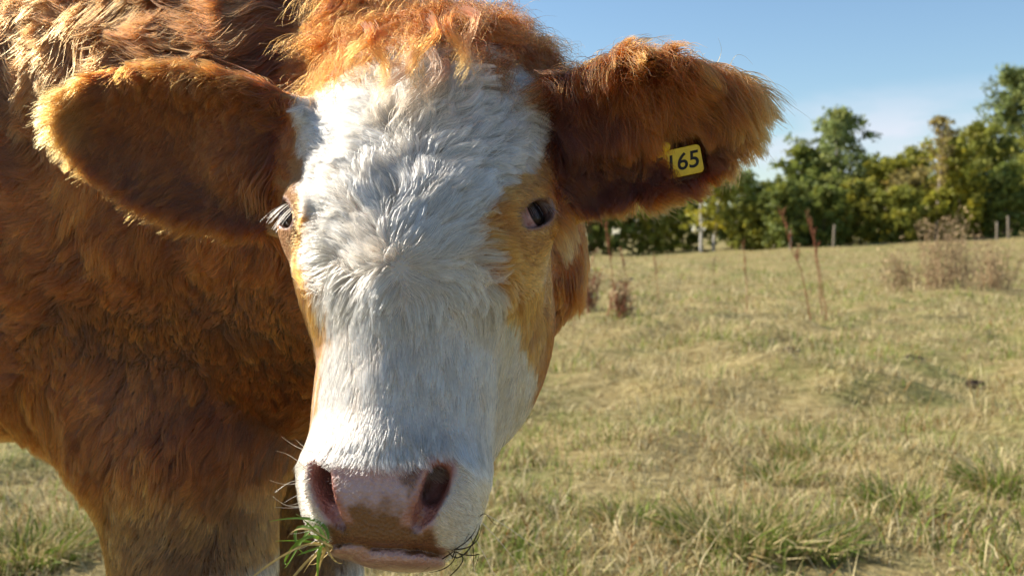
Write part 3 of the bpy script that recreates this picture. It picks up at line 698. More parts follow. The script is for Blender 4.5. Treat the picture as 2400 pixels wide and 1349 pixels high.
# ------------------------------------------------------------------ simple surface materials
def simple(name, col, rough=.8, var=.25, scale=40, spec=.3, trans=0.0, vcol=None):
    m, n, out = mat(name); b = nd(n, 'ShaderNodeBsdfPrincipled'); tc_ = nd(n, 'ShaderNodeTexCoord').outputs['Object']
    nz = noise_n(n, scale, 4, .6, tc_)
    if vcol:
        c0 = attr(n, vcol, 'Color'); x = nd(n, 'ShaderNodeMix', data_type='RGBA', blend_type='MULTIPLY'); x.inputs[0].default_value = 1
        n.links.new(c0, x.inputs[6]); n.links.new(ramp(n, nz, (.3, (1 - var,) * 3), (.7, (1 + var * .3,) * 3)), x.inputs[7]); colr = x.outputs[2]
    else: colr = ramp(n, nz, (.3, tuple(c * (1 - var) for c in col)), (.7, tuple(min(1, c * (1 + var)) for c in col)))
    n.links.new(colr, b.inputs['Base Color']); b.inputs['Roughness'].default_value = rough; b.inputs['Specular IOR Level'].default_value = spec
    if trans:
        tr = nd(n, 'ShaderNodeBsdfTranslucent'); n.links.new(colr, tr.inputs[0]); mx = nd(n, 'ShaderNodeMixShader'); mx.inputs[0].default_value = trans
        n.links.new(b.outputs[0], mx.inputs[1]); n.links.new(tr.outputs[0], mx.inputs[2]); n.links.new(mx.outputs[0], out.inputs[0])
    else: n.links.new(b.outputs[0], out.inputs[0])
    return m
def ribbon(pts, wdt, face):
    """flat tapering blade along pts, turned towards face"""
    pts = np.asarray(pts, float); K = len(pts); t = np.gradient(pts, axis=0); sd_ = nrm(np.cross(t, face)); s = np.linspace(0, 1, K)
    wv = wdt * np.minimum(1, np.minimum(s * 6 + .5, (1 - s) * 2.2 + .06))[:, None]
    f2 = nrm(np.cross(sd_, t)) * wdt * .25
    v = np.concatenate([pts - sd_ * wv, pts + f2, pts + sd_ * wv]); fc = []
    for i in range(K - 1):
        fc += [(i, i + 1, K + i + 1, K + i), (K + i, K + i + 1, 2 * K + i + 1, 2 * K + i)]
    return v, fc
# ------------------------------------------------------------------ grass held in the mouth
GREEN = simple('green_blade', (.16, .27, .03), .5, .3, 60, .4, .35); STRAW = simple('straw_blade', (.46, .33, .12), .6, .3, 60, .3, .3); DARKS = simple('dark_root', (.035, .022, .012), .8, .4, 90)
def wisp(name, label, specs, d, cat):
    e = bpy.data.objects.new(name, None); COL.objects.link(e); e.empty_display_size = .02
    org = P(*specs[0][0][0], d); e.location = org; tag(e, label, cat)
    for path, wd, m, nm in specs:
        c = np.array([P(px, py, d - .012 + .02 * RNG.random()) for px, py in path]); t = np.linspace(0, 1, len(c)); tt = np.linspace(0, 1, 12)
        cc = np.stack([np.polyval(np.polyfit(t, c[:, k], min(len(c) - 1, 3)), tt) for k in range(3)], -1)
        cc += np.outer(tt ** 2, RNG.normal(0, .004, 3))
        v, f = ribbon(cc, wd, FWD + RNG.normal(0, .5, 3)); mesh_obj(nm, v - org, f, m, e, True)
G_, S_, D_ = GREEN, STRAW, DARKS
wisp('grass_wisp', 'wisp of green and straw grass hanging from the sunlit corner of the mouth', [
    (((770, 1262), (740, 1215), (652, 1213)), .0012, G_, 'blade'), (((768, 1270), (720, 1215), (680, 1260)), .0011, G_, 'blade'), (((765, 1275), (712, 1262), (678, 1305), (690, 1320)), .0013, G_, 'blade'),
    (((760, 1280), (735, 1235), (700, 1290), (682, 1330)), .0012, G_, 'blade'), (((770, 1280), (730, 1240), (690, 1225)), .0010, G_, 'blade'), (((772, 1285), (750, 1290), (748, 1400)), .0016, G_, 'blade'),
    (((765, 1282), (728, 1265), (672, 1255)), .0009, G_, 'blade'), (((770, 1270), (700, 1235), (685, 1275), (700, 1312)), .0012, G_, 'blade'), (((768, 1275), (725, 1290), (700, 1302)), .0009, G_, 'blade'),
    (((775, 1280), (690, 1285), (590, 1345), (540, 1375)), .0008, S_, 'stalk'), (((778, 1283), (735, 1300), (690, 1350), (670, 1375)), .0011, S_, 'stalk'), (((778, 1284), (745, 1300), (712, 1352)), .0010, S_, 'stalk'),
    (((780, 1285), (758, 1290), (735, 1349), (722, 1380)), .0009, S_, 'stalk'), (((776, 1282), (762, 1280), (764, 1312), (772, 1330)), .0010, S_, 'stalk'), (((780, 1280), (765, 1285), (757, 1320)), .0009, S_, 'stalk'),
    (((770, 1265), (715, 1240), (690, 1270)), .0007, S_, 'stalk'), (((772, 1270), (725, 1255), (700, 1232)), .0007, S_, 'stalk'), (((774, 1278), (705, 1275), (668, 1290)), .0007, S_, 'stalk'),
    (((778, 1286), (740, 1320), (700, 1340)), .0008, S_, 'stalk'), (((776, 1280), (748, 1275), (738, 1305)), .0008, S_, 'stalk')], .775, 'grass')
wisp('root_wisp', 'dark dry roots dangling from the shaded corner of the mouth', [
    (((1050, 1285), (1105, 1275), (1120, 1225)), .0006, D_, 'strand'), (((1050, 1290), (1090, 1295), (1122, 1240), (1120, 1215)), .00055, D_, 'strand'), (((1060, 1290), (1085, 1310), (1060, 1335), (1030, 1350)), .0005, D_, 'strand'),
    (((1055, 1288), (1100, 1250), (1105, 1310), (1098, 1340)), .00055, D_, 'strand'), (((1070, 1290), (1050, 1325), (1000, 1330)), .00055, D_, 'strand'), (((1068, 1285), (1055, 1310), (1058, 1262)), .0005, D_, 'strand'),
    (((1060, 1290), (1110, 1300), (1116, 1300), (1096, 1342)), .0005, D_, 'strand'), (((1085, 1275), (1130, 1205), (1150, 1218), (1182, 1235)), .0005, D_, 'strand'), (((1062, 1292), (1030, 1310), (960, 1345)), .0006, D_, 'strand'),
    (((1058, 1290), (1095, 1265), (1108, 1235)), .0005, D_, 'strand'), (((1066, 1292), (1078, 1320), (1088, 1318)), .0005, D_, 'strand')], .79, 'roots')

# ------------------------------------------------------------------ ear tag
YEL = simple('yellow_plastic', (.62, .42, .012), .45, .12, 200, .5); BLK = simple('black_print', (.012, .011, .01), .6, .2, 100)
def round_plate(w_, h_, r, th, seg_=6):
    pr = []
    for cx, cy_, a0 in ((w_ - r, h_ - r, 0), (-w_ + r, h_ - r, 90), (-w_ + r, -h_ + r, 180), (w_ - r, -h_ + r, 270)):
        for k in range(seg_ + 1): t = R(a0 + 90 * k / seg_); pr.append((cx + r * math.cos(t), cy_ + r * math.sin(t)))
    n_ = len(pr); ins = [(x * .975, y * .965) for x, y in pr]
    v = [(x, y, th * .6) for x, y in pr] + [(x, y, th) for x, y in ins] + [(x, y, -th * .6) for x, y in pr] + [(x, y, -th) for x, y in ins]
    f = [tuple(range(n_, 2 * n_)), tuple(reversed(range(3 * n_, 4 * n_)))]
    for i in range(n_):
        j = (i + 1) % n_; f += [(i, j, n_ + j, n_ + i), (2 * n_ + i, 2 * n_ + j, j, i), (3 * n_ + i, 3 * n_ + j, 2 * n_ + j, 2 * n_ + i)]
    return np.array(v), f
tag_e = bpy.data.objects.new('ear_tag', None); COL.objects.link(tag_e); tag_e.empty_display_size = .02
tag_e.matrix_world = Matrix(((tx[0], ty[0], tz_[0], tagc[0]), (tx[1], ty[1], tz_[1], tagc[1]), (tx[2], ty[2], tz_[2], tagc[2]), (0, 0, 0, 1)))
v, f = round_plate(.0262, .0128, .004, .0009); mesh_obj('plate', v, f, YEL, tag_e)
u = np.linspace(0, 2 * np.pi, 17)[:-1]
def lathe(prof):
    v = [(r * math.cos(t), r * math.sin(t), z) for r, z in prof for t in u]; n_ = len(u); f = []
    for i in range(len(prof) - 1):
        for j in range(n_): k = (j + 1) % n_; f.append((i * n_ + j, i * n_ + k, (i + 1) * n_ + k, (i + 1) * n_ + j))
    f.append(tuple(range((len(prof) - 1) * n_, len(prof) * n_))); return np.array(v), f
v, f = lathe([(.0030, -.035), (.0030, .0002), (.0046, .0004), (.0044, .0014), (.0032, .0022), (.0012, .0025)])
mesh_obj('stud', v + np.array([-.004, .0165, 0]), f, YEL, tag_e)
fc_ = bpy.data.curves.new('number', 'FONT'); fc_.body = '5165'; fc_.size = .021; fc_.align_x = 'RIGHT'; fc_.align_y = 'CENTER'; fc_.extrude = .0002; fc_.shear = .15; fc_.space_character = 1.0; fc_.offset = .0003
ft = bpy.data.objects.new('number_tmp', fc_); COL.objects.link(ft); bpy.context.view_layer.update()
nm_ = bpy.data.meshes.new_from_object(ft.evaluated_get(bpy.context.evaluated_depsgraph_get())); bpy.data.objects.remove(ft)
no = bpy.data.objects.new('number', nm_); nm_.materials.clear(); nm_.materials.append(BLK); COL.objects.link(no); no.parent = tag_e; no.location = (.0235, -.0005, .00095)
tag(tag_e, 'yellow plastic ear tag printed with black digits, half hidden in ear hair', 'ear tag')
# ------------------------------------------------------------------ field
def gz(x, y):
    x = np.asarray(x, float); y = np.asarray(y, float)
    s = sst(y, 5, 52); q = x - 3.7
    rise = 0.0533 * np.where(q > 2, q - 1, np.where(q < -2, 0.0, (q + 2) ** 2 / 8 * 1.0)) * s
    P3 = np.stack([x.ravel(), y.ravel(), 0 * x.ravel()], -1)
    bump = (vnoise(P3, .55, 301) * .07 + vnoise(P3, 1.7, 302) * .085 + vnoise(P3, 4.1, 303) * .035).reshape(x.shape) * sst(y, 2.6, 4.5)
    return rise + bump - 0.02 * s
gx = np.concatenate([-np.geomspace(400, 6, 34), np.linspace(-5.6, 5.6, 90), np.geomspace(6, 400, 60)])
gy = np.concatenate([np.linspace(-30, 1, 14), np.linspace(1.3, 14, 110), np.geomspace(14.4, 900, 80)])
XX, YY = np.meshgrid(gx, gy, indexing='ij'); ZZ = gz(XX, YY)
vi = np.arange(XX.size).reshape(XX.shape); fq = np.stack([vi[:-1, :-1], vi[1:, :-1], vi[1:, 1:], vi[:-1, 1:]], -1).reshape(-1, 4)
def field_material():
    m, n, out = mat('field'); b = nd(n, 'ShaderNodeBsdfPrincipled'); tc_ = nd(n, 'ShaderNodeTexCoord').outputs['Object']
    big = noise_n(n, .5, 4, .6, tc_); fine = noise_n(n, 14, 6, .7, tc_); mid = noise_n(n, 2.4, 5, .65, tc_)
    straw = ramp(n, fine, (.3, (.13, .095, .04)), (.5, (.30, .235, .10)), (.7, (.46, .37, .18)))
    grn = ramp(n, fine, (.3, (.08, .10, .020)), (.7, (.22, .25, .07)))
    f_ = nd_map(n, math_n(n, 'ADD', big, math_n(n, 'MULTIPLY', mid, .9)), .92, 1.12)
    n.links.new(mixc(n, math_n(n, 'MULTIPLY', f_, .55), straw, grn), b.inputs['Base Color']); b.inputs['Roughness'].default_value = .95; b.inputs['Specular IOR Level'].default_value = .1
    bp = nd(n, 'ShaderNodeBump'); bp.inputs['Strength'].default_value = .6; bp.inputs['Distance'].default_value = .05; n.links.new(fine, bp.inputs['Height']); n.links.new(bp.outputs[0], b.inputs['Normal'])
    n.links.new(b.outputs[0], out.inputs[0]); return m
field = mesh_obj('field', np.stack([XX, YY, ZZ], -1).reshape(-1, 3), fq, field_material(), smooth=True); tag(field, kind='structure')

# ------------------------------------------------------------------ grass: blades thinning out with distance
def grass(name, N, d0, d1, hgt, wid, seed, lean, mode=''):
    r = np.random.default_rng(seed)
    d = d0 * (d1 / d0) ** r.random(N); th = R(40) * (2 * r.random(N) - 1); x = d * np.tan(th); y = d
    p2 = np.stack([x, y, 0 * x], -1)
    tus = vnoise(p2, 2.2, 311) * .6 + vnoise(p2, 6.5, 312) * .5
    gr = vnoise(p2, .8, 313) * .7 + vnoise(p2, 3.0, 314) * .6
    keep = r.random(N) < (np.clip(.66 + 1.0 * tus, .02, 1) if mode != 'tuft' else sst(vnoise(p2, 1.5, 331) * .7 + vnoise(p2, 4.0, 332) * .5, .22, .5)); x, y, d, tus, gr = x[keep], y[keep], d[keep], tus[keep], gr[keep]; N = len(x)
    z = gz(x, y); sc = np.clip(d / 5, 1, 6) ** .85
    h = hgt * (.4 + 1.3 * r.random(N) ** 2) * np.clip(1 + 1.0 * tus, .3, 2.4) * sc ** .35; wd = wid * (.6 + .8 * r.random(N)) * sc
    az = r.random(N) * 6.283; ln = np.clip(lean + .35 * r.normal(0, 1, N), .05, 1.45); cb = r.normal(0, .35, N)
    dirh = np.stack([np.cos(az), np.sin(az), 0 * az], -1); up = np.array([0, 0, 1.0]); sd_ = np.stack([-np.sin(az), np.cos(az), 0 * az], -1)
    tw = r.normal(0, .8, N)[:, None]; sd_ = nrm(sd_ * np.cos(tw) + dirh * np.sin(tw))
    p0 = np.stack([x, y, z - .004], -1); d1_ = dirh * np.sin(ln * .55)[:, None] + up * np.cos(ln * .55)[:, None]; d2_ = dirh * np.sin(ln * 1.25)[:, None] + up * np.cos(ln * 1.25)[:, None] + sd_ * cb[:, None] * .4
    m_ = p0 + d1_ * (h * .55)[:, None]; t_ = m_ + d2_ * (h * .55)[:, None]
    w1 = sd_ * (wd * .5)[:, None]
    v = np.stack([p0 - w1, p0 + w1, m_ + w1 * .9, m_ - w1 * .9, t_], 1).reshape(-1, 3)
    i = np.arange(N) * 5; quad = np.stack([i, i + 1, i + 2, i + 3], -1); tri = np.stack([i + 3, i + 2, i + 4], -1)
    tris = np.concatenate([quad[:, [0, 1, 2]], quad[:, [0, 2, 3]], tri])
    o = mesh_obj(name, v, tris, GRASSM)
    isg = {'': sst(gr + r.normal(0, .45, N), .24, .50), 'tuft': (r.random(N) < .62) * 1.0, 'litter': np.zeros(N)}[mode]; k = r.random(N)[:, None]
    straw = np.array([.50, .40, .165]) * (1 - k) + np.array([.80, .68, .40]) * k; rust = np.array([.30, .16, .05]); green = np.array([.14, .22, .026]) * (1 - k) + np.array([.34, .42, .07]) * k
    c = straw * (1 - isg[:, None]) + green * isg[:, None]; ru = (r.random(N) < .12)[:, None]; c = np.where(ru, rust, c) * (.75 + .45 * r.random(N))[:, None]
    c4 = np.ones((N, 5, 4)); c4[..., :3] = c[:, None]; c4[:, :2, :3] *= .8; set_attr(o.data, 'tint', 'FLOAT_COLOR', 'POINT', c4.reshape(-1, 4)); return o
GRASSM = simple('grass', (.4, .3, .1), .75, .2, 60, .25, .28, vcol='tint')
g1 = grass('grass', 300000, 2.3, 60, .050, .0036, 321, .95); tag(g1, 'matted straw coloured and green pasture grass', 'grass', kind='stuff')
g3 = grass('green_tufts', 80000, 2.4, 30, .075, .0042, 323, .7, 'tuft'); tag(g3, 'greener tufts of longer grass dotted over the pasture', 'grass', kind='stuff')
g4 = grass('straw_litter', 34000, 2.4, 24, .085, .0048, 324, 1.35, 'litter'); tag(g4, 'bleached dead grass lying flat over the turf', 'grass', kind='stuff')
g2 = grass('dry_grass', 7000, 2.4, 22, .10, .0026, 322, .45); tag(g2, 'taller dry grass stems standing above the turf', 'grass', kind='stuff')
del g1, g2

# tussocks that stand up and throw shade
def tussock(px, d, rad, hgt, nb, seed, label):
    r = np.random.default_rng(seed); x0 = (px - 1200) / FPX * d; o = np.array([x0, d, float(gz([x0], [d])[0])])
    rr = rad * np.sqrt(r.random(nb)); az = r.random(nb) * 6.283; b0 = np.stack([rr * np.cos(az), rr * np.sin(az), -.01 + 0 * rr], -1); out = np.stack([np.cos(az), np.sin(az), 0 * az], -1) + r.normal(0, .5, (nb, 3))
    ln = .25 + .9 * rr / rad; h = hgt * .78 * (.45 + .75 * r.random(nb)); m_ = b0 + (out * (.35 * ln)[:, None] + np.array([0, 0, 1.0])) * (h * .55)[:, None]; t_ = m_ + (out * (1.1 * ln)[:, None] + np.array([0, 0, .45])) * (h * .5)[:, None]
    sd_ = nrm(np.cross(out, r.normal(0, 1, (nb, 3)))) * (.0016 + .0014 * r.random(nb))[:, None]
    v = np.stack([b0 - sd_, b0 + sd_, m_ + sd_ * .9, m_ - sd_ * .9, t_], 1).reshape(-1, 3); i = np.arange(nb) * 5
    f = np.concatenate([np.stack([i, i + 1, i + 2], -1), np.stack([i, i + 2, i + 3], -1), np.stack([i + 3, i + 2, i + 4], -1)])
    q = mesh_obj('grass_tussock', v, f, GRASSM); q.location = o; k = r.random(nb)[:, None]; g_ = (r.random(nb) < .5)[:, None]
    c = np.where(g_, np.array([.09, .15, .018]) * (1 - k) + np.array([.26, .33, .05]) * k, np.array([.40, .29, .11]) * (1 - k) + np.array([.70, .58, .32]) * k)
    c4 = np.ones((nb, 5, 4)); c4[..., :3] = c[:, None]; set_attr(q.data, 'tint', 'FLOAT_COLOR', 'POINT', c4.reshape(-1, 4)); tag(q, label, 'tussock', 'grass tussocks in the pasture')
for k, (px, d, rd, hg, nb, lb) in enumerate(((1740, 3.05, .20, .15, 1700, 'largest dark green grass tussock beside the shaded hollow'), (1900, 3.0, .14, .12, 1100, 'green tussock next to the largest dark one'), (2130, 3.45, .15, .12, 1200, 'bright green tussock in front of the pale straw'),
        (1900, 4.45, .16, .12, 1200, 'shaggy tussock in front of the cow pats'), (1830, 3.9, .13, .11, 900, 'small tussock between the shaggy one and the largest'), (2380, 3.7, .17, .13, 1200, 'tussock near the leaning pale stem at the turf edge'), (1480, 3.3, .12, .09, 800, 'low tussock beside the cow muzzle'), (40, 2.9, .16, .12, 1200, 'dark green tussock behind the near foreleg'))):
    tussock(px, d, rd, hg, nb, 340 + k, lb)

# ------------------------------------------------------------------ tubes for stems, trunks and limbs
def tube(pts, rad, ns=6):
    pts = np.asarray(pts, float); K = len(pts); t = nrm(np.gradient(pts, axis=0)); ref = np.array([.3, .9, .2]); a = nrm(np.cross(t, ref)); b = np.cross(t, a)
    ang = np.linspace(0, 2 * np.pi, ns + 1)[:-1]; rad = np.asarray(rad)[:, None, None]
    v = pts[:, None] + rad * (a[:, None] * np.cos(ang)[None, :, None] + b[:, None] * np.sin(ang)[None, :, None])
    f = [(i * ns + j, i * ns + (j + 1) % ns, (i + 1) * ns + (j + 1) % ns, (i + 1) * ns + j) for i in range(K - 1) for j in range(ns)]
    return v.reshape(-1, 3), np.array(f)
class MB:
    def __init__(s): s.v = []; s.f = []; s.n = 0
    def add(s, v, f): s.v.append(np.asarray(v)); s.f.append(np.asarray(f) + s.n); s.n += len(v)
    def build(s, name, m, parent=None, smooth=True, org=None):
        v = np.concatenate(s.v); v = v - org if org is not None else v
        return mesh_obj(name, v, np.concatenate(s.f), m, parent, smooth)
def empty(name, loc):
    e = bpy.data.objects.new(name, None); COL.objects.link(e); e.location = loc; e.empty_display_size = .2; return e
def gpt(px, d): x = (px - 1200) / FPX * d; return np.array([x, d, float(gz([x], [d])[0])])

# ------------------------------------------------------------------ trees along the far edge of the field
LEAFM = simple('leaves', (.1, .15, .03), .6, .25, 3, .3, .45, vcol='tint')
BARK = simple('bark', (.16, .12, .085), .9, .35, 9); BIRCH = simple('birch_bark', (.50, .47, .42), .8, .35, 7); GREYB = simple('grey_bark', (.30, .25, .20), .9, .3, 9)
def tree(name, label, px, d, toppy, halfpx, col, seed, leaves=3200, low=.12, sparse=0.0, bark=None, lsz=.26, group='trees along the far edge of the field', lean=0.0):
    r = np.random.default_rng(seed); o = gpt(px, d); Ht = CAM[2] + (560 - toppy) / FPX * d - o[2]; Wd = halfpx / FPX * d
    e = empty(name, o); tag(e, label, 'tree', group)
    K = 9; s = np.linspace(0, 1, K); trunk = np.stack([lean * Ht * s + np.cumsum(r.normal(0, .012 * Ht, K)) * .6, np.cumsum(r.normal(0, .010 * Ht, K)), s * Ht * .97], -1); trunk[0] = 0, 0, -.15
    r0 = .018 * Ht * .55 + .03; mb = MB(); mb.add(*tube(trunk, r0 * (1 - s) ** .8 + .012, 7))
    cl = []; nb = int(22 + Ht * 3)
    for i in range(nb):
        u_ = low + (1 - low) * r.random() ** .85; j = u_ * (K - 1); i0 = min(int(j), K - 2); st = trunk[i0] + (trunk[i0 + 1] - trunk[i0]) * (j - i0)
        w_ = np.sin(np.pi * np.clip((u_ - low) / (1 - low) * .80 + .20, 0, 1)) ** .8; az = r.random() * 6.283; ln = Wd * w_ * (.55 + .6 * r.random()) + .15
        dr = np.array([math.cos(az), math.sin(az), .35 + .5 * r.random() + sparse * .5]); en = st + nrm(dr) * ln; md = (st + en) / 2 + np.array([0, 0, -.06 * ln]) + r.normal(0, .05 * ln, 3)
        mb.add(*tube(np.array([st, md, en]), np.array([.22, .14, .05]) * r0 * (1 - .6 * u_) + .006, 4))
        for q in (md, en, en + r.normal(0, .16 * ln, 3), (st + md) / 2 if r.random() < .6 * (1 - sparse) else en + r.normal(0, .12 * ln, 3)): cl.append(q)
    mb.build('trunk', bark or BARK, e)
    cl = np.array(cl); nl = int(leaves * 2.1); nx = int(len(cl) * (1.0 - sparse)); uu_ = low * .5 + (1 - low * .5) * r.random(nx); az = r.random(nx) * 6.283; rr_ = Wd * np.sin(np.pi * np.clip(uu_ * .8 + .2, 0, 1)) ** .7 * np.sqrt(r.random(nx)) * .95
    cl = np.concatenate([cl, np.stack([np.cos(az) * rr_ + lean * Ht * uu_, np.sin(az) * rr_, uu_ * Ht * .93], -1)]); ci = r.integers(0, len(cl), nl); csz = (.16 + .22 * r.random(len(cl))) * (.45 + .1 * Ht) * (1 - .3 * sparse)
    p = cl[ci] + r.normal(0, 1, (nl, 3)) * csz[ci][:, None] * np.array([.55, .55, .42]); p[:, 2] = np.maximum(p[:, 2], .12 * r.random(nl))
    a = nrm(r.normal(0, 1, (nl, 3))); b = nrm(np.cross(a, r.normal(0, 1, (nl, 3)))); sz = lsz * (.5 + .8 * r.random(nl))[:, None]
    v = np.stack([p - a * sz * .5, p + b * sz * .28, p + a * sz * .5, p - b * sz * .28], 1).reshape(-1, 3); f = np.arange(nl * 4).reshape(-1, 4)
    cr = mesh_obj('crown', v, f, LEAFM, e); cr['kind'] = 'stuff'
    cv = (.65 + .7 * r.random(len(cl)))[ci] * (.75 + .5 * r.random(nl)); yel = (r.random(len(cl)) < .22)[ci][:, None]
    c = np.where(yel, np.array(col) * np.array([1.22, 1.08, .8]), np.array(col)) * cv[:, None]; c4 = np.ones((nl, 4, 4)); c4[..., :3] = c[:, None]
    set_attr(cr.data, 'tint', 'FLOAT_COLOR', 'POINT', c4.reshape(-1, 4)); return e
OL, DG, YG, BR, BG_ = (.30, .31, .060), (.22, .26, .060), (.38, .37, .055), (.35, .29, .10), (.27, .32, .11)
T = [('alder_tree', 'tall loose blue green tree with thin top rising against the cloud', 1965, 56, 262, 100, BG_, 4200, .14, .35, None),
     ('oak_tree', 'broad dark green tree beside the tall loose one', 1880, 57, 352, 95, DG, 4200, .08, 0, None),
     ('willow_shrub', 'rounded yellow green bush between the oak and the bare sapling', 2085, 54, 372, 75, YG, 3600, .05, 0, None),
     ('hawthorn_bush', 'brownish bush in front of the yellow green one', 2140, 52, 400, 60, BR, 2600, .05, 0, None),
     ('bare_sapling', 'slender pale stemmed sapling nearly bare of leaves', 2195, 50, 278, 38, BR, 420, .45, .9, 'GREY'),
     ('ash_tree', 'dense olive tree below the tallest crown', 2300, 55, 292, 90, OL, 4800, .06, 0, None),
     ('poplar_tree', 'tallest feathery tree at the field edge', 2372, 58, 150, 66, BG_, 3600, .30, .5, None),
     ('maple_tree', 'olive brown tree beside the tallest feathery one', 2440, 52, 280, 80, OL, 4400, .06, 0, None),
     ('lime_tree', 'mid green tree at the end of the hedge', 2560, 54, 250, 100, OL, 3600, .06, 0, None),
     ('elder_bush', 'low green bush under the broad dark tree', 1800, 54, 430, 70, OL, 3200, .04, 0, None),
     ('birch_tree', 'white trunked birch with light leaves beyond the ear', 1643, 53, 330, 55, YG, 1500, .45, .5, 'BIRCH'),
     ('birch_tree', 'second thinner birch leaning beside the white trunked one', 1672, 54, 350, 50, YG, 1300, .45, .5, 'BIRCH'),
     ('sallow_bush', 'pale green bush behind the birches', 1720, 58, 395, 85, BG_, 3400, .04, .1, None),
     ('holly_bush', 'dark low bush behind the birches', 1600, 58, 455, 70, DG, 2600, .03, 0, None),
     ('hazel_bush', 'mixed green bush next to the dark low bush', 1520, 56, 445, 70, OL, 2800, .03, 0, None),
     ('bramble_bush', 'low dark green bush by the cow cheek', 1430, 56, 470, 70, DG, 2800, .03, 0, None),
     ('blackthorn_bush', 'brown tinged bush half hidden by the cow', 1350, 57, 440, 70, BR, 2600, .03, 0, None),
     ('field_maple', 'soft green tree seen between the broad dark tree and the tall loose one', 1910, 63, 372, 85, OL, 3000, .04, 0, None),
     ('goat_willow', 'soft green tree rising behind the rounded yellow green bush', 2040, 63, 362, 85, BG_, 3000, .04, 0, None),
     ('rowan_tree', 'soft olive tree rising behind the brownish bush', 2135, 64, 350, 85, OL, 3000, .04, 0, None),
     ('wild_cherry', 'yellowish tree rising behind the bare sapling', 2225, 64, 318, 80, YG, 3200, .04, 0, None),
     ('beech_tree', 'green tree mostly hidden behind the cow head', 1255, 58, 330, 95, OL, 2600, .05, 0, None)]
for k, (nm, lb, px, d, tp, hp, col, lv, low, spz, bk) in enumerate(T):
    tree(nm, lb, px, d, tp, hp, col, 400 + k, lv, low, spz, {'GREY': GREYB, 'BIRCH': BIRCH}.get(bk), group=None, lean=.06 if k == 11 else 0)
UND = [(1840, 430, DG, 'low dark bush at the foot of the broad dark green tree'), (1930, 440, DG, 'low dark bush at the foot of the tall loose blue green tree'), (2015, 420, OL, 'low olive bush between the tall loose tree and the rounded yellow green bush'),
       (2110, 440, OL, 'low olive bush in front of the rounded yellow green bush'), (2190, 420, YG, 'low yellow green bush at the foot of the bare sapling'), (2260, 400, OL, 'olive bush at the foot of the dense olive tree'),
       (2350, 390, DG, 'dark bush at the foot of the tallest feathery tree'), (2430, 400, OL, 'olive bush at the foot of the olive brown tree'), (1760, 470, OL, 'very low olive bush in front of the pale green bush'), (2240, 345, YG, 'taller yellow green bush between the bare sapling and the dense olive tree')]
for k, (px, tp, col, lb) in enumerate(UND):
    tree('hedge_bush', lb, px, 50 + k % 3, tp, 58, col, 440 + k, 2600, .02, 0, None, group='hedge bushes along the tree line')

# ------------------------------------------------------------------ fence posts in front of the trees
POST = simple('weathered_wood', (.24, .20, .15), .9, .3, 12)
for k, px in enumerate((1852, 1952, 2335, 2362)):
    o = gpt(px, 47 + .4 * (k % 2)); hh = .95 + .12 * math.sin(k * 2.3); ln = .05 * math.sin(k * 1.7)
    v, f = tube(np.array([(0, 0, -.2), (ln * .5, 0, hh * .5), (ln, 0, hh), (ln, 0, hh + .03)]), [.055, .052, .05, .02], 8)
    q = mesh_obj('fence_post', v, f, POST); q.location = o; tag(q, 'weathered wooden fence post at the foot of the trees', 'fence post', 'fence posts along the tree line')

# ------------------------------------------------------------------ dead dock stalks and brown thistle clumps in the pasture
RED = simple('dock_stem', (.26, .095, .045), .8, .3, 30); DRY = simple('dry_stem', (.36, .25, .14), .85, .3, 30); SEED = simple('seed_head', (.14, .085, .050), .9, .4, 50)
def stalk(px, d, hpx, lean, seed, m, label, fat=1.0, heads=True):
    r = np.random.default_rng(seed); o = gpt(px, d); hh = hpx / FPX * d; e = empty('dock_stalk', o); tag(e, label, 'dead stalk', 'dead dock stalks standing in the pasture')
    s = np.linspace(0, 1, 9); pts = np.stack([lean * hh * s ** 1.3 + r.normal(0, .008, 9) * hh, r.normal(0, .02) * s, s * hh], -1); pts[0] = 0, 0, -.03
    mb = MB(); mb.add(*tube(pts, (.0075 * (1 - .6 * s)) * fat, 6)); mb.build('stem', m, e)
    hb = MB(); hb2 = MB(); n_ = 16 if heads else 4
    for i in range(n_):
        u_ = .55 + .45 * r.random(); j = u_ * 8; i0 = min(int(j), 7); st = pts[i0] + (pts[i0 + 1] - pts[i0]) * (j - i0); az = r.random() * 6.283
        en = st + np.array([math.cos(az) * .022, math.sin(az) * .022, .08]) * (.5 + r.random()) * hh; hb.add(*tube(np.array([st, (st + en) / 2 + r.normal(0, .004, 3), en]), np.array([.004, .004, .002]) * fat, 4))
        for t in np.linspace(.25, 1, 6): c = st + (en - st) * t + r.normal(0, .005, 3); q = r.normal(0, .007, (4, 3)) * fat; hb2.add(c + q, np.array([[0, 1, 2, 3]]))
    hb.build('branch', m, e)['kind'] = 'stuff'; hb2.build('seed_head', RED if m is RED else SEED, e, False)['kind'] = 'stuff'
for k, (px, d, hp, ln, m, lb) in enumerate((
    (1905, 11.0, 270, -.30, RED, 'tall reddish dead dock stalk leaning most of its close trio'), (1940, 11.3, 260, -.20, RED, 'tall reddish dock stalk with few seed heads in the close trio'),
    (1930, 12.2, 235, -.12, RED, 'shortest and most upright reddish dock stalk of the close trio'), (1755, 12.5, 190, -.06, RED, 'thin upright red brown stalk standing alone'),
    (1445, 11.5, 210, -.12, RED, 'red brown dock stalk near the cow cheek'), (1545, 15, 110, -.12, RED, 'short red stalk between the cow and the leaning docks'),
    (1345, 10.0, 150, .05, DRY, 'pale dry stalk beside the cow jaw'), (1670, 17, 90, .05, DRY, 'faint short dry stalk far out in the field'), (1480, 12.5, 150, -.18, RED, 'thin bent stalk beside the red brown dock'))):
    stalk(px, d, hp, ln, 500 + k, m, lb, 1.0 if k < 5 else .8, k not in (1, 3))
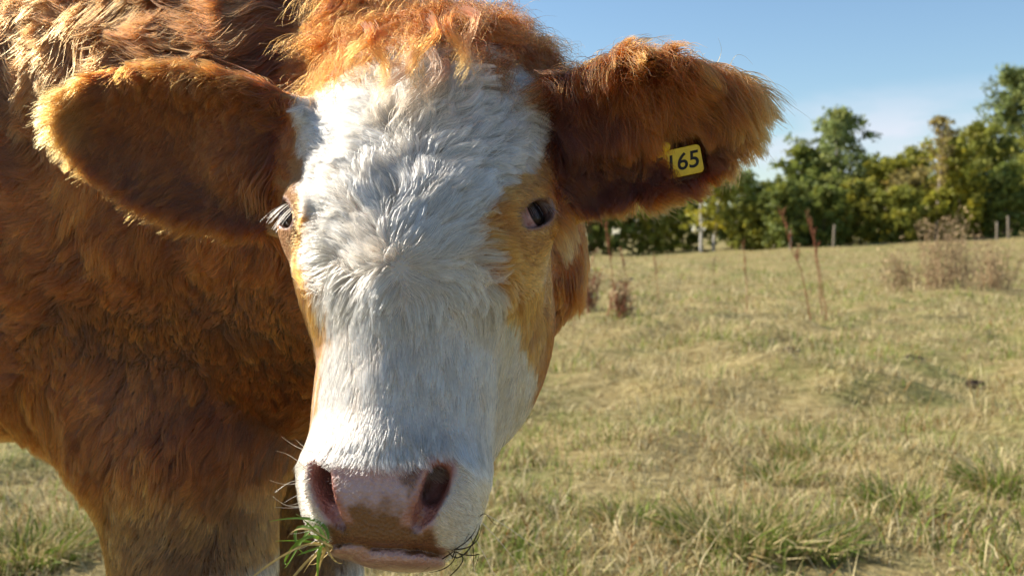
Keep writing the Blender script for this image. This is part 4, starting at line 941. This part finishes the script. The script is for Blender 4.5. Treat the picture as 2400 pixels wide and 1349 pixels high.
def clump_plant(name, label, px, d, hpx, wpx, seed, nst=46, group=None, m=None):
    r = np.random.default_rng(seed); o = gpt(px, d); hh = hpx / FPX * d; ww_ = wpx / FPX * d; e = empty(name, o); tag(e, label, 'dead shrub', group)
    mb = MB(); hb = MB()
    for i in range(nst):
        b0 = np.array([r.normal(0, .35) * ww_, r.normal(0, .3) * ww_, -.02]); tp = b0 + np.array([r.normal(0, .30) * ww_, r.normal(0, .25) * ww_, hh * (.30 + .75 * r.random() ** 1.3)]); md = (b0 + tp) / 2 + r.normal(0, .05 * hh, 3)
        mb.add(*tube(np.array([b0, md, tp]), np.array([.009, .007, .003]), 4))
        for j in range(4):
            st = md + (tp - md) * r.random(); en = st + r.normal(0, 1, 3) * .12 * hh + np.array([0, 0, .10 * hh]); mb.add(*tube(np.array([st, (st + en) / 2, en]), np.array([.005, .004, .002]), 3))
            for t in range(4): c = en + r.normal(0, .022, 3); hb.add(c + r.normal(0, .014, (4, 3)), np.array([[0, 1, 2, 3]]))
    mb.build('stem', m or DRY, e)['kind'] = 'stuff'; hb.build('seed_head', THISTLE, e, False)['kind'] = 'stuff'
THISTLE = simple('thistle_down', (.46, .33, .19), .9, .35, 30)
clump_plant('thistle_clump', 'large pale brown dead thistle clump in front of the trees', 2215, 17.5, 165, 75, 520, 70)
clump_plant('thistle_clump', 'smaller dead thistle clump beside the large pale one', 2330, 18.5, 120, 60, 521, 46)
clump_plant('thistle_clump', 'low sparse thistle clump on the other side of the large pale one', 2120, 18.0, 90, 45, 522, 26)
clump_plant('dock_clump', 'brown dead dock clump showing beside the cow jaw', 1375, 12.5, 120, 40, 523, 30, m=RED)
clump_plant('dock_clump', 'rusty dead dock clump at the foot of the red brown stalk', 1455, 11.5, 90, 30, 524, 22, m=RED)
# dry grass stems that stand out
GSL = ['tallest bleached grass stem, standing farthest out in the turf', 'bleached grass stem slanting away from the tallest stem', 'short bleached stem between the slanting stem and the leaning green tufts', 'bleached upright stem in front of the dark cow pat',
       'bleached stem slanting among the tufts in the foreground turf', 'nearly upright pale stem in the foreground turf', 'pale stem bending towards the cow in the turf', 'pale stem leaning inward at the edge of the foreground turf', 'shortest slanting straw beside the cow muzzle', 'pale straw leaning almost flat over the foreground turf']
for k, (px, d, hp, ln) in enumerate(((2290, 6.0, 170, -.22), (2165, 5.2, 110, .30), (2110, 4.6, 90, -.10), (1840, 4.2, 120, -.10), (1985, 3.6, 110, .28), (2215, 3.5, 120, .1), (1690, 3.9, 100, -.25), (2330, 3.4, 120, -.15), (1590, 3.4, 70, .3), (2080, 3.1, 100, .5))):
    o = gpt(px, d); hh = hp / FPX * d; s = np.linspace(0, 1, 7); pts = np.stack([ln * hh * s ** 1.4, .05 * hh * np.sin(s * 5 + k), s * hh], -1); pts[0, 2] = -.02
    v, f = tube(pts, .0022 * (1 - .6 * s) + .0006, 5); q = mesh_obj('grass_stalk', v, f, STRAW, smooth=True); q.location = o
    tag(q, GSL[k], 'grass stalk', 'lone dry grass stems in the pasture')
# dried dung
DUNG = simple('dung', (.035, .022, .014), .95, .4, 60)
for k, (px, d, sz) in enumerate(((1855, 7.6, .10), (2142, 7.6, .08), (2290, 6.7, .07))):
    r = np.random.default_rng(540 + k); o = gpt(px, d); uu, vv = np.meshgrid(np.linspace(0, 6.283, 19)[:-1], np.linspace(.02, 1, 7), indexing='ij')
    rr = sz * vv * (1 + .25 * np.sin(uu * 3 + k) + .12 * np.sin(uu * 7)); zz = sz * .45 * (1 - vv ** 2) ** .5 + .015 * np.sin(uu * 5 + vv * 9)
    v = np.stack([rr * np.cos(uu), rr * np.sin(uu), zz], -1).reshape(-1, 3); fc2 = np.array([(i * 7 + j, i * 7 + j + 1, ((i + 1) % 18) * 7 + j + 1, ((i + 1) % 18) * 7 + j) for i in range(18) for j in range(6)])
    q = mesh_obj('cow_pat', v, fc2, DUNG, smooth=True); q.location = o; tag(q, ('largest dark dried cow pat lying in the grass', 'mid sized dark cow pat beyond the tallest grass stem', 'smallest dark cow pat beside the tallest grass stem')[k], 'cow pat', 'cow pats in the pasture')
